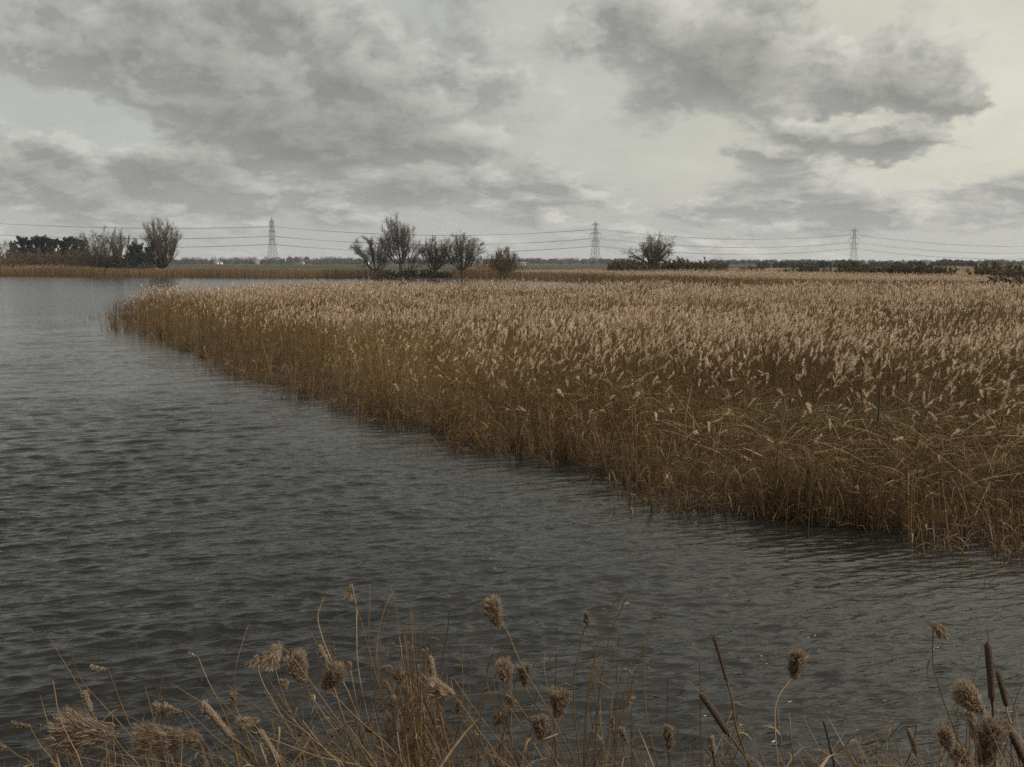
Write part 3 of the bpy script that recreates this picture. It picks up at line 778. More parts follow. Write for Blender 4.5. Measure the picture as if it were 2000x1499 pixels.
for k, (lv, side) in enumerate(nm):
    P = []
    for i in range(4):
        s = np.linspace(0, 1, 33)[(0 if i == 0 else 1):, None]
        a, b = lines[i][k], lines[i + 1][k]
        q = a + (b - a) * s; q[:, 2] -= sag[i] * 4 * s[:, 0] * (1 - s[:, 0]); P.append(q)
    P = np.concatenate(P)
    mb = MB(); mb.add(*tubes(P[None], np.full((1, len(P)), 0.125), 5))
    tag(mb.build('power_cable', M_CABLE, None, True), 'grey power cable sagging between the ' + lv + ' arms of the pylons', 'cable', lv + ' pair of power cables')

# ------------------------------------------------------------------ far woods and farms
def crown_cloud(mb, c, H, W, rg, n, size, mat_i=0, flat=0.0):
    c = np.asarray(c, float)
    th = rg.uniform(0, 6.28, n); ph = np.arccos(rg.uniform(-0.35, 1, n)); r = rg.uniform(0.45, 1.0, n) ** 0.6
    r *= 1 + 0.22 * np.sin(3 * th + rg.uniform(0, 6)) * np.sin(4 * ph + rg.uniform(0, 6))
    p = c + np.stack([np.cos(th) * np.sin(ph) * W * r, np.sin(th) * np.sin(ph) * W * r, H * 0.38 + np.cos(ph) * H * 0.60 * r], -1)
    d = unit(rg.normal(size=(n, 3)) + np.array([0, 0, 0.8])); sd = unit(np.cross(d, rg.normal(size=(n, 3)))); w = size * rg.uniform(0.6, 1.4, n)
    V, F = ribbons(np.stack([p - d * w[:, None], p + d * w[:, None]], 1), np.stack([w * 0.35, w * 0.2], 1), sd)
    mb.add(V, F, mat_i, np.repeat(rg.uniform(0, 1, n), 4))
    s = np.linspace(0, 1, 3); mb.add(*tubes((c + np.array([[0, 0, -1], [0, 0, H * 0.3], [0, 0, H * 0.7]]))[None], (0.35 * (1.1 - s))[None], 4), mat_i, 0.3)

rg = np.random.default_rng(77)
mb = MB()
def belt(x0, x1, Y0, Y1, top0, top1, n, dark=0.25):
    px = rg.uniform(x0, x1, n); Y = rg.uniform(Y0, Y1, n)
    for a, y in zip(px, Y):
        h = CAM_H + (512 - rg.uniform(top0, top1)) * y / FPX
        if h < 2: h = 2 + rg.uniform(0, 1.5)
        crown_cloud(mb, (at(a, y), y, 0.9), h, h * rg.uniform(0.45, 0.8), rg, 170, 0.85, int(rg.uniform() < dark))
belt(330, 760, 1250, 1500, 507, 514, 170); belt(330, 1030, 1700, 2300, 501, 508, 130, 0.1); belt(620, 1030, 1300, 1600, 506, 513, 130)
belt(1000, 1230, 1300, 1700, 506, 513, 110); belt(1000, 1220, 2000, 2500, 503, 508, 60, 0.05); belt(1380, 1640, 1100, 1600, 508, 515, 150)
belt(1400, 2150, 1600, 2200, 508, 513, 190, 0.1); belt(1850, 2100, 900, 1300, 509, 516, 70, 0.15); belt(-150, 330, 900, 1500, 500, 510, 110); belt(1390, 1900, 420, 620, 515, 518, 60, 0.2)
tag(mb.build('far_wood', [M_FAR, M_FARD]), 'band of grey-brown far woods along the whole horizon', 'woods', None, 'stuff')
def far_tree(label, px, Y, top, width, seed):
    rg2 = np.random.default_rng(seed); loc = spot(px, Y); H = height_to(top, Y, loc[2]); root = thing('far_tree', label, 'tree', loc, 'single trees on the horizon')
    b = MB(); s = np.linspace(0, 1, 4); P = np.zeros((1, 4, 3)); P[0, :, 2] = s * H * 0.6
    b.add(*tubes(P, (0.4 * (1.1 - s))[None], 5)); b.build('trunk', M_BARK, root)
    b = MB(); c0 = np.array([0, 0, 0.]); crown_cloud(b, c0, H * 1.02, width * Y / FPX / 2, rg2, 1500, 0.55)
    b.build('crown', M_FAR, root)
for i, a in enumerate([('rounded grey tree, left one of the clump above the middle of the far field', 569, 1500, 501.5, 14), ('rounded grey tree, right one of the clump above the middle of the far field', 582, 1500, 502, 14),
                       ('single round grey tree right of that far clump', 602, 1480, 502, 10), ('big grey round tree far behind the left of the long right hedge', 1842, 560, 507.5, 34),
                       ('big grey round tree just right of its twin behind the long right hedge', 1866, 570, 509, 30), ('lone small grey tree left of the right pylon', 1629, 900, 513.5, 7),
                       ('grey dome-topped tree on the horizon right of the oak hedge', 1507, 900, 512.5, 26), ('dark grey tree low beside the dome-topped one', 1490, 920, 515, 18)]):
    far_tree(*a, 200 + i)

def house(name, label, cat, px, Y, w, d, h, roof_h, wall, rz=0.0, wins=2):
    x = at(px, Y); z0 = float(ground_z(np.array([x]), np.array([Y]))[0])
    root = thing(name, label, cat, (x, Y, z0), 'white buildings far across the field', rz)
    b = MB(); b.add(*boxquads((0, 0, h / 2), (w, d, h)))
    b.build('wall', wall, root)
    b = MB(); o = 0.35
    for sy in (-1, 1):
        V = np.array([[-w / 2 - o, sy * (d / 2 + o), h - 0.1], [w / 2 + o, sy * (d / 2 + o), h - 0.1], [w / 2 + o, 0, h + roof_h], [-w / 2 - o, 0, h + roof_h]])
        V2 = V + np.array([0, 0, 0.2]); VV = np.vstack([V, V2])
        b.add(VV, [[0, 1, 2, 3], [7, 6, 5, 4], [0, 4, 5, 1], [1, 5, 6, 2], [3, 2, 6, 7], [0, 3, 7, 4]])
    for sx in (-1, 1):
        xg = sx * (w / 2 - 0.02)
        V = np.array([[xg, -d / 2, h], [xg, d / 2, h], [xg, 0.02, h + roof_h - 0.05], [xg, -0.02, h + roof_h - 0.05]]); b.add(V, [[0, 1, 2, 3]])
    b.build('roof', M_ROOF, root)
    for k in range(wins):
        b = MB(); b.add(*boxquads(((k + 0.5) / wins * w - w / 2, -d / 2 - 0.03, h * 0.52), (1.2, 0.1, 1.3))); b.build('window', M_PANE, root)
house('farmhouse', 'white house at the far field edge right of the round willow', 'house', 427, 1180, 4.5, 5, 2.4, 1.6, M_WHITE, 0.1)
house('barn', 'low white barn right beside that white house', 'barn', 434, 1190, 5, 4, 1.8, 1.2, M_WHITE, -0.1, 1)
house('farmhouse', 'cream house just left of the left pylon', 'house', 505, 1200, 4.5, 5, 3.0, 1.8, M_CREAM, 0.2)
house('barn', 'low white barn right of the left pylon', 'barn', 593, 1180, 4.5, 4, 1.9, 1.2, M_WHITE, 0.0, 2)
house('barn', 'small pale barn just left of the middle tree group', 'barn', 716, 1150, 8, 6, 2.4, 1.2, M_WHITE, 0.05, 2)
house('barn', 'long white barn right of the dome-shaped bush', 'barn', 1019, 900, 7, 6, 2.0, 0.8, M_WHITE, 0.0, 3)

# ------------------------------------------------------------------ reed bed (a mass nobody could count)
WIND = np.array([0.38, -0.2, 0.0])

def reed_mass(mb, x, y, z0, h, rg, lod, head_p, lean_sd=0.10, lean_bias=(0.06, 0.03), leaf_n=3, w_scale=1.0, head_scale=1.0, tint0=None, lodged=None, head_tint=0.50):
    B = len(x)
    if B == 0: return
    N = {0: 5, 1: 4, 2: 3}[lod]
    s = np.linspace(0, 1, N)
    az = rg.uniform(0, 6.28, B)
    la = np.abs(rg.normal(0, 1, B)) * lean_sd
    if lodged is not None: la = np.where(lodged > 0, la + lodged * rg.uniform(0.4, 1.3, B), la)
    clump = 0.20 * sstep(55, 25, y)
    lx = np.cos(az) * la + lean_bias[0] + clump * wob(x, y, 1.5, 71); ly = np.sin(az) * la + lean_bias[1] + clump * wob(x, y, 1.5, 72)
    hz = h / np.sqrt(1 + 0.8 * (lx ** 2 + ly ** 2))
    P = np.empty((B, N, 3))
    bend = rg.uniform(0.2, 1.0, B)[:, None]
    prof = (1 - bend) * s + bend * s ** 2
    P[..., 0] = x[:, None] + (lx * hz)[:, None] * prof
    P[..., 1] = y[:, None] + (ly * hz)[:, None] * prof
    P[..., 2] = z0[:, None] + hz[:, None] * s * (1 - 0.08 * la[:, None] * s)
    sa = rg.uniform(0, 3.14, B)
    # stems face roughly any way round
    S = np.stack([np.cos(sa), np.sin(sa), np.zeros(B)], -1)
    d = np.hypot(x, y)
    tint = np.clip((rg.normal(0.42, 0.17, B) if tint0 is None else tint0 + rg.normal(0, 0.14, B)), 0, 1)
    w0 = 0.0032 * w_scale * rg.uniform(0.7, 1.35, B)
    W = w0[:, None] * (1.15 - 0.45 * s)[None]
    V, F = ribbons(P, W, S); mb.add(V, F, 0, np.repeat(tint, N * 2))
    if lod == 0:
        V, F = ribbons(P, W, np.stack([-S[:, 1], S[:, 0], S[:, 2]], -1)); mb.add(V, F, 0, np.repeat(tint, N * 2))
    # leaves
    if leaf_n:
        n = leaf_n; NL = 4 if lod == 0 else 3
        t = rg.uniform(0.15, 0.92, (B, n)); fi = t * (N - 1); i = np.clip(fi.astype(int), 0, N - 2); fr = (fi - i)[..., None]
        bi = np.arange(B)[:, None]
        p = (P[bi, i] * (1 - fr) + P[bi, i + 1] * fr).reshape(-1, 3)
        a = rg.uniform(0, 6.28, B * n); L = rg.uniform(0.16, 0.42, B * n)
        rise = rg.uniform(-0.3, 1.3, B * n); dr = rg.uniform(0.3, 1.6, B * n)
        sl = np.linspace(0, 1, NL)
        D = np.stack([np.cos(a) * 0.75 + 0.2, np.sin(a) * 0.75, rise], -1)
        Q = p[:, None] + D[:, None] * (L[:, None] * sl)[..., None]
        Q[..., 2] -= (dr * L)[:, None] * sl ** 2
        wl = (0.0055 * w_scale * rg.uniform(0.6, 1.3, B * n))[:, None] * np.array([0.6, 1.0, 0.75, 0.1] if NL == 4 else [0.7, 1.0, 0.12])[None]
        sd = unit(np.cross(D, rg.normal(size=D.shape)))
        V, F = ribbons(Q, wl, sd); mb.add(V, F, 1, np.repeat(np.clip(np.repeat(tint, n) + rg.normal(0.05, 0.2, B * n), 0, 1), NL * 2))
    # plumes
    hm = rg.uniform(0, 1, B) < head_p
    hb = np.nonzero(hm)[0]; H = len(hb)
    if H:
        K = {0: 34, 1: 12, 2: 5}[lod]
        tip = P[hb, -1]; ax = unit(P[hb, -1] - P[hb, -2] + WIND * rg.uniform(0.0, 0.55, (H, 1)) + rg.normal(0, 0.12, (H, 3)))
        L = rg.uniform(0.15, 0.28, H) * head_scale; fat = rg.uniform(0.7, 1.4, H)
        u = np.clip(rg.uniform(0, 1, (H, K)), 0.03, 0.97)
        droop = rg.uniform(0, 0.5, H)
        base = tip[:, None] + ax[:, None] * ((u - 0.12) * L[:, None])[..., None]
        base[..., 2] -= (droop[:, None] * u ** 2) * L[:, None] * 0.5
        rr = L[:, None] * 0.125 * fat[:, None] * (np.sin(np.pi * (0.10 + 0.86 * u)) ** 0.8)
        r_ = rg.normal(size=(H, K, 3)); r_ = unit(r_ - (r_ * ax[:, None]).sum(-1, keepdims=True) * ax[:, None])
        D = unit(r_ * 0.42 + ax[:, None] * 1.0 + WIND * 0.22 + np.array([0, 0, -0.1]))
        ln = rr * rg.uniform(1.0, 2.2, (H, K)) + 0.014
        b0 = (base + r_ * rr[..., None] * 0.25).reshape(-1, 3); Dn = D.reshape(-1, 3); ln = ln.reshape(-1)
        wd = ({0: 0.0050, 1: 0.0095, 2: 0.016}[lod] * rg.uniform(0.7, 1.35, H * K)) * w_scale ** 0.5 * head_scale
        sd = unit(np.cross(Dn, rg.normal(size=Dn.shape)))
        Q = np.stack([b0, b0 + Dn * ln[:, None]], 1)
        V, F = ribbons(Q, np.stack([wd, wd * 0.35], 1), sd)
        ht = np.clip(rg.normal(head_tint + 0.02, 0.20, H), 0, 1)
        mb.add(V, F, 2, np.repeat(np.clip(np.repeat(ht, K) + rg.normal(0, 0.12, H * K), 0, 1), 4))

def scatter(poly, y0, y1, dens, rg, margin=0.60, extra=3.0, fringe=0.5):
    """random points in a polygon within a distance band and within the wider view"""
    xm = margin * y1 + extra; n = int(dens * 2 * xm * (y1 - y0))
    x = rg.uniform(-xm, xm, n); y = rg.uniform(y0, y1, n)
    k = np.abs(x) < margin * y + extra; x, y = x[k], y[k]
    k = inside(poly, x, y); x, y = x[k], y[k]
    s = dist_poly(poly, x, y)
    s = s + fringe * (1.5 * wob(x, y, 0.75, 21) + 0.8 * wob(x, y, 2.6, 22))
    k = (s > rg.uniform(0, 1, len(x)) ** 0.7 * fringe * 1.6) ; return x[k], y[k], s[k]

rg = np.random.default_rng(5)
rb = MB()
def height_field(x, y):
    return 1.93 - 0.10 * sstep(70, 105, y) + 0.20 * wob(x, y, 0.28, 31) + 0.14 * wob(x, y, 0.9, 32)
for y0, y1, dens, lod, ws, leaf in ((12, 18, 120, 0, 1.0, 4), (18, 27, 85, 0, 1.0, 3), (27, 42, 52, 1, 1.35, 3), (42, 62, 34, 1, 1.75, 2), (62, 90, 19, 2, 2.6, 2), (90, 125, 11, 2, 3.6, 1)):
    x, y, s = scatter(near_bed, y0, y1, dens, rg, fringe=0.55)
    kk = rg.uniform(0, 1, len(x)) < 0.70 + 0.60 * wob(x, y, 1.9, 23) + 0.30 * wob(x, y, 0.7, 24); x, y, s = x[kk], y[kk], s[kk]
    B = len(x)
    # the near right corner is beaten down and has few plumes left
    low = sstep(25, 16, y + 0.5 * wob(x, y, 0.5, 44) * 4 - 0.10 * x)
    patch = sstep(0.25, 0.8, wob(x, y, 0.33, 45)) * sstep(45, 25, y)
    edge = sstep(2.2, 0.0, s) * sstep(60, 30, y)
    lodged = np.clip(0.95 * low * (rg.uniform(0, 1, B) < 0.65) + 0.8 * patch * (rg.uniform(0, 1, B) < 0.5) + 0.22 * edge, 0, 1.3)
    h = height_field(x, y) * (1 - 0.34 * low - 0.14 * patch) * (1 - 0.34 * sstep(2.0, 0, s)) * np.clip(rg.normal(0.96, 0.11, B), 0.45, 1.25)
    hp = np.clip(0.50 * (1 - 0.90 * low) * (1 - 0.55 * patch) * (1 - 0.75 * sstep(2.4, 0.2, s)) * (0.75 + 0.55 * wob(x, y, 0.6, 46)), 0.012, 1)
    if lod == 2: hp = np.clip(hp * 1.2, 0, 1)
    t0 = 0.38 + 0.15 * wob(x, y, 0.22, 47) - 0.06 * low - 0.10 * sstep(1.5, 0.0, s)
    reed_mass(rb, x, y, np.zeros(B) - 0.05, h, rg, lod, hp, 0.11, leaf_n=leaf, w_scale=ws, lodged=lodged, tint0=t0, head_scale=1.0 if lod < 2 else 1.12)
# short broken stems standing in the water along the edge
n = 3000; tt = rg.uniform(0, len(front_edge) - 1.001, n); i = tt.astype(int); f = (tt - i)[:, None]
q = front_edge[i] * (1 - f) + front_edge[i + 1] * f
off = np.abs(rg.normal(0, 1, n)) * np.where(wob(q[:, 0], q[:, 1], 1.1, 61) > 0.1, 0.85, 0.2)
nrm = unit(np.stack([-np.gradient(front_edge[:, 1]), np.gradient(front_edge[:, 0])], -1))[i]
nrm = np.where((nrm[:, 1:2] > 0), -nrm, nrm)
q = q + nrm * off[:, None]
dd = np.hypot(q[:, 0], q[:, 1])
reed_mass(rb, q[:, 0], q[:, 1], np.full(n, -0.1), rg.uniform(0.3, 1.5, n) * np.exp(-off * 0.45), rg, 1, 0.0, 0.22, leaf_n=2, w_scale=1.0 + 0.022 * dd.mean(), tint0=np.full(n, 0.3))
for k in range(46):
    t = rg.uniform(1, 18.5); i = int(t); c = front_edge[i] + (front_edge[i + 1] - front_edge[i]) * (t - i)
    nn = front_edge[i + 1] - front_edge[i]; nn = unit(np.array([-nn[1], nn[0]])); nn = -nn if nn[1] > 0 else nn
    m = int(rg.integers(8, 46)); c = c + nn * rg.uniform(0.15, 1.3); sp = rg.uniform(0.06, 0.30); d = math.hypot(*c)
    reed_mass(rb, c[0] + rg.normal(0, sp * 1.6, m), c[1] + rg.normal(0, sp, m), np.full(m, -0.1), rg.uniform(0.35, 1.0) * rg.uniform(0.5, 1.4, m), rg, 1, 0.0, 0.15, leaf_n=2,
              w_scale=max(1.0, d / 19), tint0=np.full(m, 0.24))
tag(rb.build('reed_bed', [M_STEM, M_LEAF, M_HEAD]), 'wide bed of dry golden brown reeds with pale seed heads reaching into the lake', 'reed bed', None, 'stuff')

# tangle of broken leaves and stalks lying over the beaten corner
rb = MB(); x, y, s = scatter(near_bed, 12, 30, 60, rg)
k = rg.uniform(0, 1, len(x)) < sstep(29, 16, y + 2 * wob(x, y, 0.5, 44) - 0.1 * x); x, y, s = x[k], y[k], s[k]; B = len(x)
a = rg.uniform(0, 6.28, B); tilt = rg.normal(0.15, 0.35, B); L = rg.uniform(0.3, 1.1, B); sl = np.linspace(0, 1, 4)
D = np.stack([np.cos(a), np.sin(a), tilt], -1)
z = rg.uniform(0.25, 1.15, B) * (0.55 + 0.45 * sstep(0, 1.5, s))
P = np.stack([x, y, z], -1)[:, None] + D[:, None] * (L[:, None] * sl)[..., None]
P[..., 2] -= (rg.uniform(0, 0.5, B) * L)[:, None] * sl ** 2; P[..., 2] = np.maximum(P[..., 2], 0.03)
V, F = ribbons(P, (0.0036 * rg.uniform(0.6, 1.6, B))[:, None] * np.array([0.8, 1, 0.8, 0.3]), unit(np.cross(D, rg.normal(size=D.shape))))
rb.add(V, F, 0, np.repeat(np.clip(rg.normal(0.55, 0.22, B), 0, 1), 8))
tag(rb.build('fallen_reeds', [M_LEAF]), 'tangle of fallen broken reed stalks over the near corner of the bed', 'reed litter', None, 'stuff')
# green growth showing through at the beaten corner
n = 1700; c = ground_px(1640, 880, 0.0); gx = rg.normal(c[0], 1.3, n); gyy = rg.normal(c[1] - 0.4, 0.6, n); k = inside(near_bed, gx, gyy); gx, gyy = gx[k], gyy[k]; n = len(gx)
a = rg.uniform(0, 6.28, n); L = rg.uniform(0.25, 0.6, n); sl = np.linspace(0, 1, 3)
P = np.stack([gx, gyy, np.full(n, 0.64)], -1)[:, None] + np.stack([np.cos(a) * 0.5, np.sin(a) * 0.5, np.full(n, 1.0)], -1)[:, None] * (L[:, None] * sl)[..., None]
P[..., 2] -= 0.45 * L[:, None] * sl ** 2
rb = MB(); V, F = ribbons(P, np.tile([0.005, 0.005, 0.001], (n, 1)), np.stack([-np.sin(a), np.cos(a), np.zeros(n)], -1)); rb.add(V, F, 0, np.repeat(rg.uniform(0, 1, n), 6))
tag(rb.build('green_sedge', [M_GRASS]), 'small patch of green sedge showing among the fallen reeds', 'sedge', None, 'stuff')

# reed beds across the channel and along the far bank
def far_reeds(name, label, poly, bands, h0, seed, smax=None, hp=0.85, ht=0.42):
    rg = np.random.default_rng(seed); b = MB()
    for y0, y1, dens, ws in bands:
        x, y, s = scatter(poly, y0, y1, dens, rg, 0.62, 6, 0.6)
        if smax is not None:
            px = 1000 + x / y * FPX
            k = (s < np.interp(px, [60, 150, 960, 1040], [34, 11, 11, 30]) * (0.9 + 0.2 * wob(x, y, 0.05, seed))) & ~((px > 757) & (px < 868) & (s < 40))
            x, y, s = x[k], y[k], s[k]
        front = s < 3.5
        B = len(x)
        h = (h0 + 0.22 * wob(x, y, 0.12, seed + 1)) * np.clip(rg.normal(0.97, 0.09, B), 0.5, 1.2) * (1 - 0.18 * sstep(2.5, 0, s))
        z0 = ground_z(x, y) - 0.05
        reed_mass(b, x, y, np.maximum(z0, -0.1), h, rg, 2, np.where(front, 0.12, hp), 0.08, leaf_n=1, w_scale=ws, head_scale=1.2, head_tint=ht, tint0=0.36 - 0.12 * front + 0.12 * wob(x, y, 0.09, seed + 2))
    tag(b.build(name, [M_STEM, M_LEAF, M_HEAD]), label, 'reed bed', None, 'stuff')
far_reeds('reed_bed', 'reed bed beyond the narrow channel on the right, below the hedges', far_bed, [(112, 150, 8.0, 4.5), (150, 200, 4.6, 6.0), (200, 262, 3.0, 8.0)], 1.82, 301)
far_reeds('reed_bed', 'strip of brown reeds along the far left bank of the lake', left_bank, [(240, 330, 5.2, 9.0)], 2.05, 311, 30.0, 0.45, 0.16)

# ------------------------------------------------------------------ single plants: shared pieces
def strand_head(L, W, n, seed, w=0.0012, droop=0.25, sweep=(0.25, 0, -0.1), bulge=1.0, mesh_name='seed_head', material=None, tail=0.0, tone=0.48):
    """fluffy plume along local +Z from the origin"""
    rg = np.random.default_rng(seed); NT = max(16, int(n / 30))
    ut = np.sort(np.clip(rg.beta(1.25, 1.15, NT), 0.02, 0.99)); at_ = np.arange(NT) * 2.399 + rg.uniform(0, 0.8, NT)
    tt = np.clip(rg.normal(tone, 0.17, NT), 0, 1)
    k = rg.integers(0, NT, n); u = np.clip(ut[k] + rg.normal(0, 0.035, n), 0.0, 1.0); a = at_[k] + rg.normal(0, 0.35, n)
    r = W / 2 * np.maximum(np.sin(np.pi * np.clip(0.08 + 0.90 * u ** bulge, 0, 1)), 0.12) ** 0.75 * rg.uniform(0.5, 1.08, n) * (1 + 0.26 * np.sin(k * 1.7))
    r = np.where(u > 1 - tail, r * 0.5, r)
    rad = np.stack([np.cos(a), np.sin(a), np.zeros(n)], -1)
    def axis(uu): return np.stack([droop * L * uu ** 2, np.zeros_like(uu), L * 0.9 * uu], -1)
    p0 = axis(u) + rad * r[:, None] * 0.12
    s_ = rg.uniform(0, 1, n) ** 0.8; wob_ = np.stack([np.cos(at_[k]), np.sin(at_[k]), np.zeros(n)], -1)
    Lt = W * 0.5 * np.maximum(np.sin(np.pi * np.clip(0.10 + 0.86 * ut[k] ** bulge, 0, 1)), 0.25) ** 0.75 * (0.9 + 0.35 * np.sin(k * 2.3))
    tdir = wob_ * 0.70 + np.array([0.10, 0, 0.80])
    q = axis(ut[k]) + tdir * (Lt * s_)[:, None] + rg.normal(0, 0.065, (n, 3)) * W * (1.15 - 0.7 * s_)[:, None]
    D = rad * 0.38 + np.array([0, 0, 0.95]) + np.asarray(sweep) + rg.normal(0, 0.55, (n, 3))
    p1 = axis(u) + rad * (r * 0.80)[:, None] + np.array([0, 0, 1.0]) * (r * 0.55)[:, None]
    p2 = p1 + D * (r * rg.uniform(0.08, 0.42, n))[:, None] + rg.normal(0, 0.05, (n, 3)) * W
    dq = unit(tdir + rg.normal(0, 0.38, (n, 3))) * (min(W, 0.085) * rg.uniform(0.10, 0.24, n))[:, None]
    p0, p1, p2 = q - dq * 0.6, q + dq * 0.15, q + dq * 0.8 + np.array([0, 0, 0.02 * W])
    P = np.stack([p0, p1, p2], 1)
    V, F = ribbons(P, np.stack([np.full(n, w * 0.8), np.full(n, w * 1.15), np.full(n, w * 0.3)], 1) * rg.uniform(0.7, 1.4, (n, 1)), unit(np.cross(D, rg.normal(size=D.shape))))
    b = MB(); b.add(V, F, 0, np.repeat(np.clip(tt[k] + rg.normal(0, 0.13, n), 0, 1), 6))
    s = np.linspace(0, 1, 6); b.add(*tubes(axis(s)[None], (0.0022 * (1 - 0.7 * s))[None], 4), tint=0.35)
    return b.mesh(mesh_name, material or M_FHEAD)

def leaf_mesh(L, w, seed, curl=1.0, material=None, tint=0.6, name='leaf'):
    rg = np.random.default_rng(seed); N = 8; s = np.linspace(0, 1, N)
    x = L * (s * 0.75 + 0.1 * np.sin(s * 4 + seed)); z = L * (0.65 * s - curl * 0.9 * s ** 2); yv = L * 0.12 * np.sin(s * 3 + seed * 1.7)
    P = np.stack([x, yv, z], -1)[None]; W = (w * np.array([0.45, 0.85, 1.0, 0.95, 0.8, 0.6, 0.35, 0.05]))[None]
    tw = rg.uniform(-1.2, 1.2) * s + rg.uniform(-0.4, 0.4)
    S = np.stack([np.zeros(N), np.cos(tw), np.sin(tw)], -1)[None]
    V, F = ribbons(P, W, S); b = MB(); b.add(V, F, 0, np.clip(tint + rg.normal(0, 0.1), 0, 1)); return b.mesh(name, material or M_FLEAF, True)

# ------------------------------------------------------------------ single reeds and bulrushes standing out of the bed
def bed_reed_proto(seed, label):
    rg = np.random.default_rng(seed); root = thing('reed', label, 'reed', (0, 0, 0))
    N = 9; s = np.linspace(0, 1, N); h = 1.62 + 0.3 * rg.uniform(); lx, ly = rg.normal(0.12, 0.12), rg.normal(0, 0.1)
    P = np.stack([lx * h * s ** 2, ly * h * s ** 2, h * s], -1)
    b = MB(); b.add(*tubes(P[None], (0.0036 * (1.1 - 0.45 * s))[None], 5), tint=rg.uniform(0.4, 0.7)); b.build('stem', M_STEM, root, True)
    hd = obj('seed_head', strand_head(rg.uniform(0.16, 0.24), rg.uniform(0.065, 0.10), 170, seed, 0.0030, rg.uniform(0.1, 0.5), material=M_HEAD), root)
    hd.location = tuple(P[-1]); hd.rotation_euler = (rg.normal(0, 0.2), 0.15 + lx, rg.uniform(-0.6, 0.6))
    for k in range(2):
        f = 3 + 2 * k + rg.integers(0, 2); lf = obj('leaf', leaf_mesh(rg.uniform(0.25, 0.4), 0.0075, seed * 7 + k, rg.uniform(0.6, 1.3), M_LEAF), root)
        lf.location = tuple(P[f]); lf.rotation_euler = (0, 0, rg.uniform(0, 6.28))
    return root
BED_GROUPS = [((1340, 690, 1990, 760), 34, 21.0, 'tall reed with a large pale plume in the sunlit band behind the beaten corner'),
              ((980, 690, 1340, 770), 30, 23.0, 'reed with a pale plume near the water in the middle of the bed edge'),
              ((1340, 770, 1700, 880), 16, 17.5, 'scattered reed with a ragged plume in the left of the beaten corner'),
              ((1700, 770, 1995, 880), 22, 17.5, 'scattered reed with a ragged plume in the right of the beaten corner'),
              ((620, 660, 960, 740), 24, 31.0, 'reed with a pale plume near the water left of the middle of the bed'),]
rg = np.random.default_rng(90)
protos = [bed_reed_proto(400 + i, BED_GROUPS[0][3]) for i in range(6)]
first = list(protos); cnt = 0
for (x0, y0, x1, y1), n, D0, lb in BED_GROUPS:
    for k in range(n):
        px, py = rg.uniform(x0, x1), rg.uniform(y0, y1)
        Y = np.clip((CAM_H - 1.75) * FPX / (py - 512.0) * rg.uniform(0.97, 1.03), 14.5, 60)
        loc = (at(px, Y), Y, 0.0); sc_ = rg.uniform(0.92, 1.08)
        sd = sdist(near_bed, np.array([loc[0]]), np.array([Y]))[0]
        if sd < 0.3: continue
        if first:
            o = first.pop(); o.location = loc; o['label'] = lb; o.rotation_euler = (0, 0, rg.uniform(-0.8, 0.8)); o.scale = (sc_,) * 3
        else:
            o = dup(protos[int(rg.integers(0, 6))], loc, rg.uniform(-0.8, 0.8), sc_, lb)
        o['group'] = {34: 'plumed reeds behind the beaten corner', 30: 'plumed reeds in the middle of the bed edge', 16: 'plumed reeds in the left of the beaten corner',
                      22: 'plumed reeds in the right of the beaten corner', 24: 'plumed reeds left of the middle of the bed'}[n]

def spike_mesh(L, r, material, seed, fuzz=0):
    rg = np.random.default_rng(seed); N = 16; s = np.linspace(0, 1, N)
    prof = np.clip(np.minimum(s / 0.05, (1 - s) / 0.06), 0.02, 1) ** 0.5 * r * (1 + 0.05 * np.sin(s * 9 + seed))
    P = np.stack([0.01 * L * np.sin(s * 3), np.zeros(N), L * s], -1)
    b = MB(); b.add(*tubes(P[None], prof[None], 12), tint=0.5)
    if fuzz:
        u = rg.uniform(0.02, 0.98, fuzz); a = rg.uniform(0, 6.28, fuzz); rad = np.stack([np.cos(a), np.sin(a), rg.normal(0, 0.5, fuzz)], -1)
        p0 = np.stack([0 * u, 0 * u, L * u], -1) + rad * r * 0.9; p1 = p0 + rad * (r * rg.uniform(0.2, 0.9, fuzz))[:, None]
        V, F = ribbons(np.stack([p0, p1], 1), np.tile([0.0012, 0.0005], (fuzz, 1)), unit(np.cross(rad, rg.normal(size=rad.shape)))); b.add(V, F, 1, np.repeat(rg.uniform(0.2, 0.9, fuzz), 4))
    return b.mesh('spike', [material, M_FHEAD], True)

